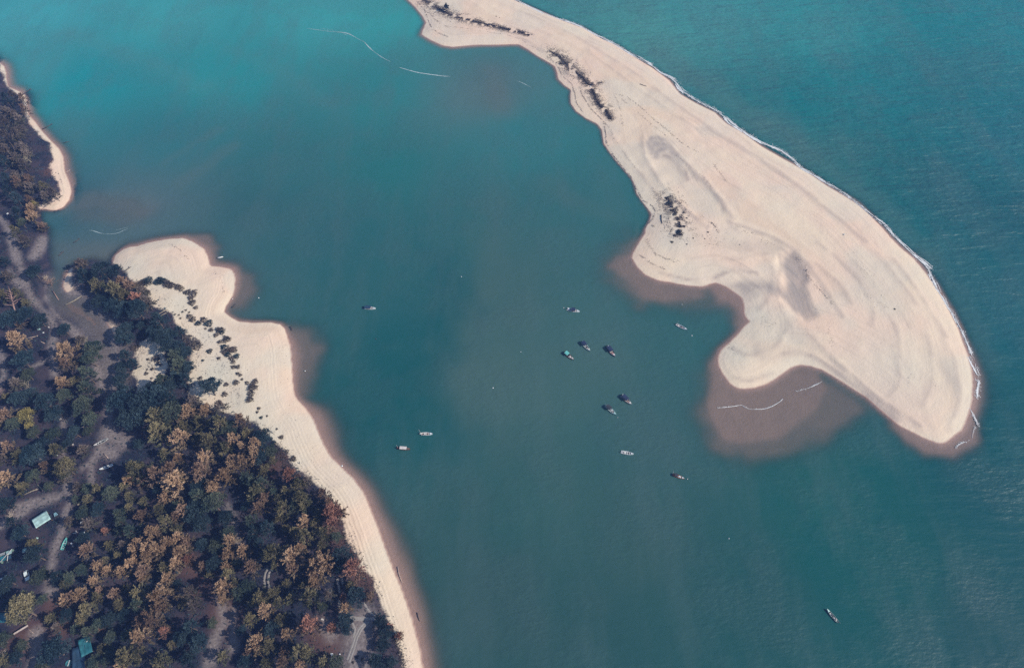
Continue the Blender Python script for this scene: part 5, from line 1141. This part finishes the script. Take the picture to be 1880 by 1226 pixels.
for i, (u, v, w, d, k, lab) in enumerate([(150,959,1.4,.8,'white',"white sack heap right of the teal boat's yard"),(142,952,.8,.8,'pale',"small pale sack above the white sack heap"),(139,978,1.8,.5,'pale',"left of two pale bent sheets above the teal boat"),(153,978,1.9,.5,'white',"right of two pale bent sheets above the teal boat"),(132,998,.8,.6,'white',"small white bundle right of the teal boat"),(134,1003,.7,.5,'pale',"smaller pale bundle below the white bundle"),(68,988,1.2,.7,'mint',"pale green scrap in the dark trees below the shelter"),(62,992,1.2,.5,'white',"white bent scrap below the pale green scrap"),(12,1057,1.5,1.0,'cream',"bright cream heap left of the parked car"),(3,1062,1.2,.7,'white',"white heap at the left edge beside the cream heap"),(80,611,1.0,.7,'white',"white scrap left of the sandy track fork"),(90,601,.9,.6,'pale',"pale scrap at the sandy track fork"),(72,605,1.8,1.0,'mint',"pale mint sheet left of the sandy track"),(111,770,1.3,.8,'pale',"pale scrap left of the straight dirt track"),(105,836,.8,.7,'white',"white scrap at the straight track's lower end"),(134,816,.7,.6,'pale',"small pale scrap right of the straight dirt track"),(70,1068,.5,.5,'white',"tiny white scrap right of the parked car"),(108,881,.0,.0,'pale',""),(38,687,.8,.7,'pale',"pale scrap in the shade near the left dirt track"),(14,393,1.3,1.0,'white',"white scrap beside the upper left dirt track"),(608,1202,1.4,.9,'white',"white scrap heap in the dark hollow left of the grey clearing"),(624,1200,.7,.6,'white',"small white scrap right of the scrap heap"),(592,1137,1.1,.7,'pale',"pale scrap left of the grey sand clearing"),(1084,160,1.2,.8,'white',"white scrap in the scrub on the upper spit"),(1548,431,1.5,.7,'cream',"pale driftwood lump on the open upper sand"),(1095,173,.0,.0,'pale',"")]):
    if not w: continue
    x, y, g = PG(u, v); rs3 = random.Random(i); mb = MB()
    for q in range(4): mb.box((rs3.uniform(-.35, .35) * w, rs3.uniform(-.35, .35) * d, .12 + .09 * q), (w * rs3.uniform(.45, .8), d * rs3.uniform(.45, .8), .14), rs3.uniform(0, 3), rs3.uniform(-.3, .3), rs3.uniform(-.3, .3))
    o = mb.build("scrap_heap", pm(k, .8)); o.location = (x, y, g); o.rotation_euler = (0, 0, R(20))
    tag(o, lab, "scrap", "scraps and bundles left on the ground")
# parked car: shell, glasshouse, windows, lights, wheels
def car(u0, v0, u1, v1, label):
    a = Vector(PG(u0, v0)); b = Vector(PG(u1, v1)); c = (a + b) / 2; yaw = math.atan2((b - a).y, (b - a).x); root = empty("parked_car", c, yaw)
    L, W = 4.9, 1.95; body = MB(); prof = [(-.5, .45, .62), (-.47, .32, .92), (-.2, .30, .98), (.18, .30, .98), (.44, .34, .86), (.5, .45, .60)]
    v = []; f = []
    for x, zl, zt in prof:
        w = W / 2 * (0.93 if abs(x) > .45 else 1)
        v += [(x * L, -w, zl), (x * L, -w * .96, zt), (x * L, w * .96, zt), (x * L, w, zl)]
    for i in range(len(prof) - 1):
        for k in range(4): f.append((i * 4 + k, i * 4 + (k + 1) % 4, (i + 1) * 4 + (k + 1) % 4, (i + 1) * 4 + k))
    f += [(3, 2, 1, 0), tuple(len(v) - 4 + k for k in range(4))]
    wh = mat("pale_car_paint", (.66, .72, .68), .3, .04); gl = mat("dark_glass", (.012, .016, .02), .08, .05)
    body.add(v, f).build("body", wh, root)
    g = MB(); g.box((-.10 * L, 0, 1.22), (.60 * L, W * .88, .52), taper=.80); g.build("windows", gl, root)
    r = MB(); r.box((-.10 * L, 0, 1.515), (.42 * L, W * .74, .06), taper=.95); r.build("roof", wh, root)
    for sx in (-.31, .31):
        for sy in (-1, 1):
            w_ = MB(); w_.tube([(sx * L, sy * (W / 2 - .22), .33), (sx * L, sy * (W / 2 + .02), .33)], .33, 14); t = w_.build("wheel", mat("tyre_rubber", (.02, .02, .02), .8), root)
            h = MB(); h.tube([(sx * L, sy * (W / 2 + .022), .33), (sx * L, sy * (W / 2 + .035), .33)], .2, 10); h.build("rim", pm('grey', .3), t)
    for sy in (-1, 1):
        h = MB(); h.box((.497 * L, sy * W * .34, .70), (.05, .34, .14)); h.build("headlight", pm('cream', .2), root)
        h = MB(); h.box((-.497 * L, sy * W * .36, .76), (.05, .26, .18)); h.build("tail_light", mat("red_lens", (.4, .03, .03), .3, .05), root)
    tag(root, label, "car"); return root
car(48, 1047, 53, 1066, "pale car with dark windows parked near the left edge")
# curved pair of wheel ruts in the forest and a few tyre tracks on the grey clearing, slightly raised sand ridges
RV = MB()
def ridge_strip(pl, wid, hgt=.06):
    pts = [PG(*p) for p in pl]; xs_ = []
    for i in range(len(pts) - 1):
        for k in range(6):
            t = k / 6; xs_.append((lerp(pts[i][0], pts[i + 1][0], t), lerp(pts[i][1], pts[i + 1][1], t)))
    v = []; f = []
    for i, (x, y) in enumerate(xs_):
        j = min(i + 1, len(xs_) - 1); q = max(i - 1, 0); d = Vector((xs_[j][0] - xs_[q][0], xs_[j][1] - xs_[q][1], 0)).normalized(); n_ = Vector((-d.y, d.x, 0))
        for o_, h in ((-wid, .0), (-wid * .3, hgt), (wid * .3, hgt), (wid, .0)):
            X_, Y_ = x + n_.x * o_, y + n_.y * o_; v.append((X_, Y_, gz(X_, Y_) + .02 + h))
    for i in range(len(xs_) - 1):
        for k in range(3): f.append((i * 4 + k, i * 4 + k + 1, (i + 1) * 4 + k + 1, (i + 1) * 4 + k))
    RV.add(v, f)
for pl in ([(493,1042),(487,1052),(485,1065),(487,1080)], [(499,1042),(494,1052),(492,1066),(495,1082)], [(622,1100),(624,1115),(630,1124)], [(619,1062),(622,1078),(624,1090)], [(627,1060),(630,1075)],
  [(642,1132),(665,1134),(690,1136),(705,1140)], [(646,1136),(668,1137),(690,1133)], [(672,1140),(660,1152),(652,1168),(645,1190),(636,1215)], [(677,1141),(664,1154),(656,1170),(650,1190),(640,1220)], [(646,1140),(652,1155),(648,1172)], [(668,1106),(678,1122),(690,1132)]):
    ridge_strip(pl, .45)
o = RV.build("wheel_tracks", mat("pale_track_sand", (.26, .235, .215), .9, .1)); tag(o, "pale wheel ruts on the forest floor and clearing", "track", kind='structure')

# ------------------------------------------------------------------ sea haze between the drone and the ground
hb = MB(); hb.box((0, 300, 158), (3600, 3000, 340)); 
hm = bpy.data.materials.new("haze"); hm.use_nodes = True; hnt = hm.node_tree
for n_ in list(hnt.nodes):
    if n_.type == 'BSDF_PRINCIPLED': hnt.nodes.remove(n_)
pv = hnt.nodes.new("ShaderNodeVolumePrincipled")
pv.inputs["Color"].default_value = (0.26, 0.44, 1.0, 1); pv.inputs["Density"].default_value = 0.00018; pv.inputs["Anisotropy"].default_value = 0.1
hnt.links.new(pv.outputs[0], hnt.nodes["Material Output"].inputs["Volume"])
o = hb.build("haze", hm); tag(o, "thin blue sea haze in the air", "haze", kind='stuff')
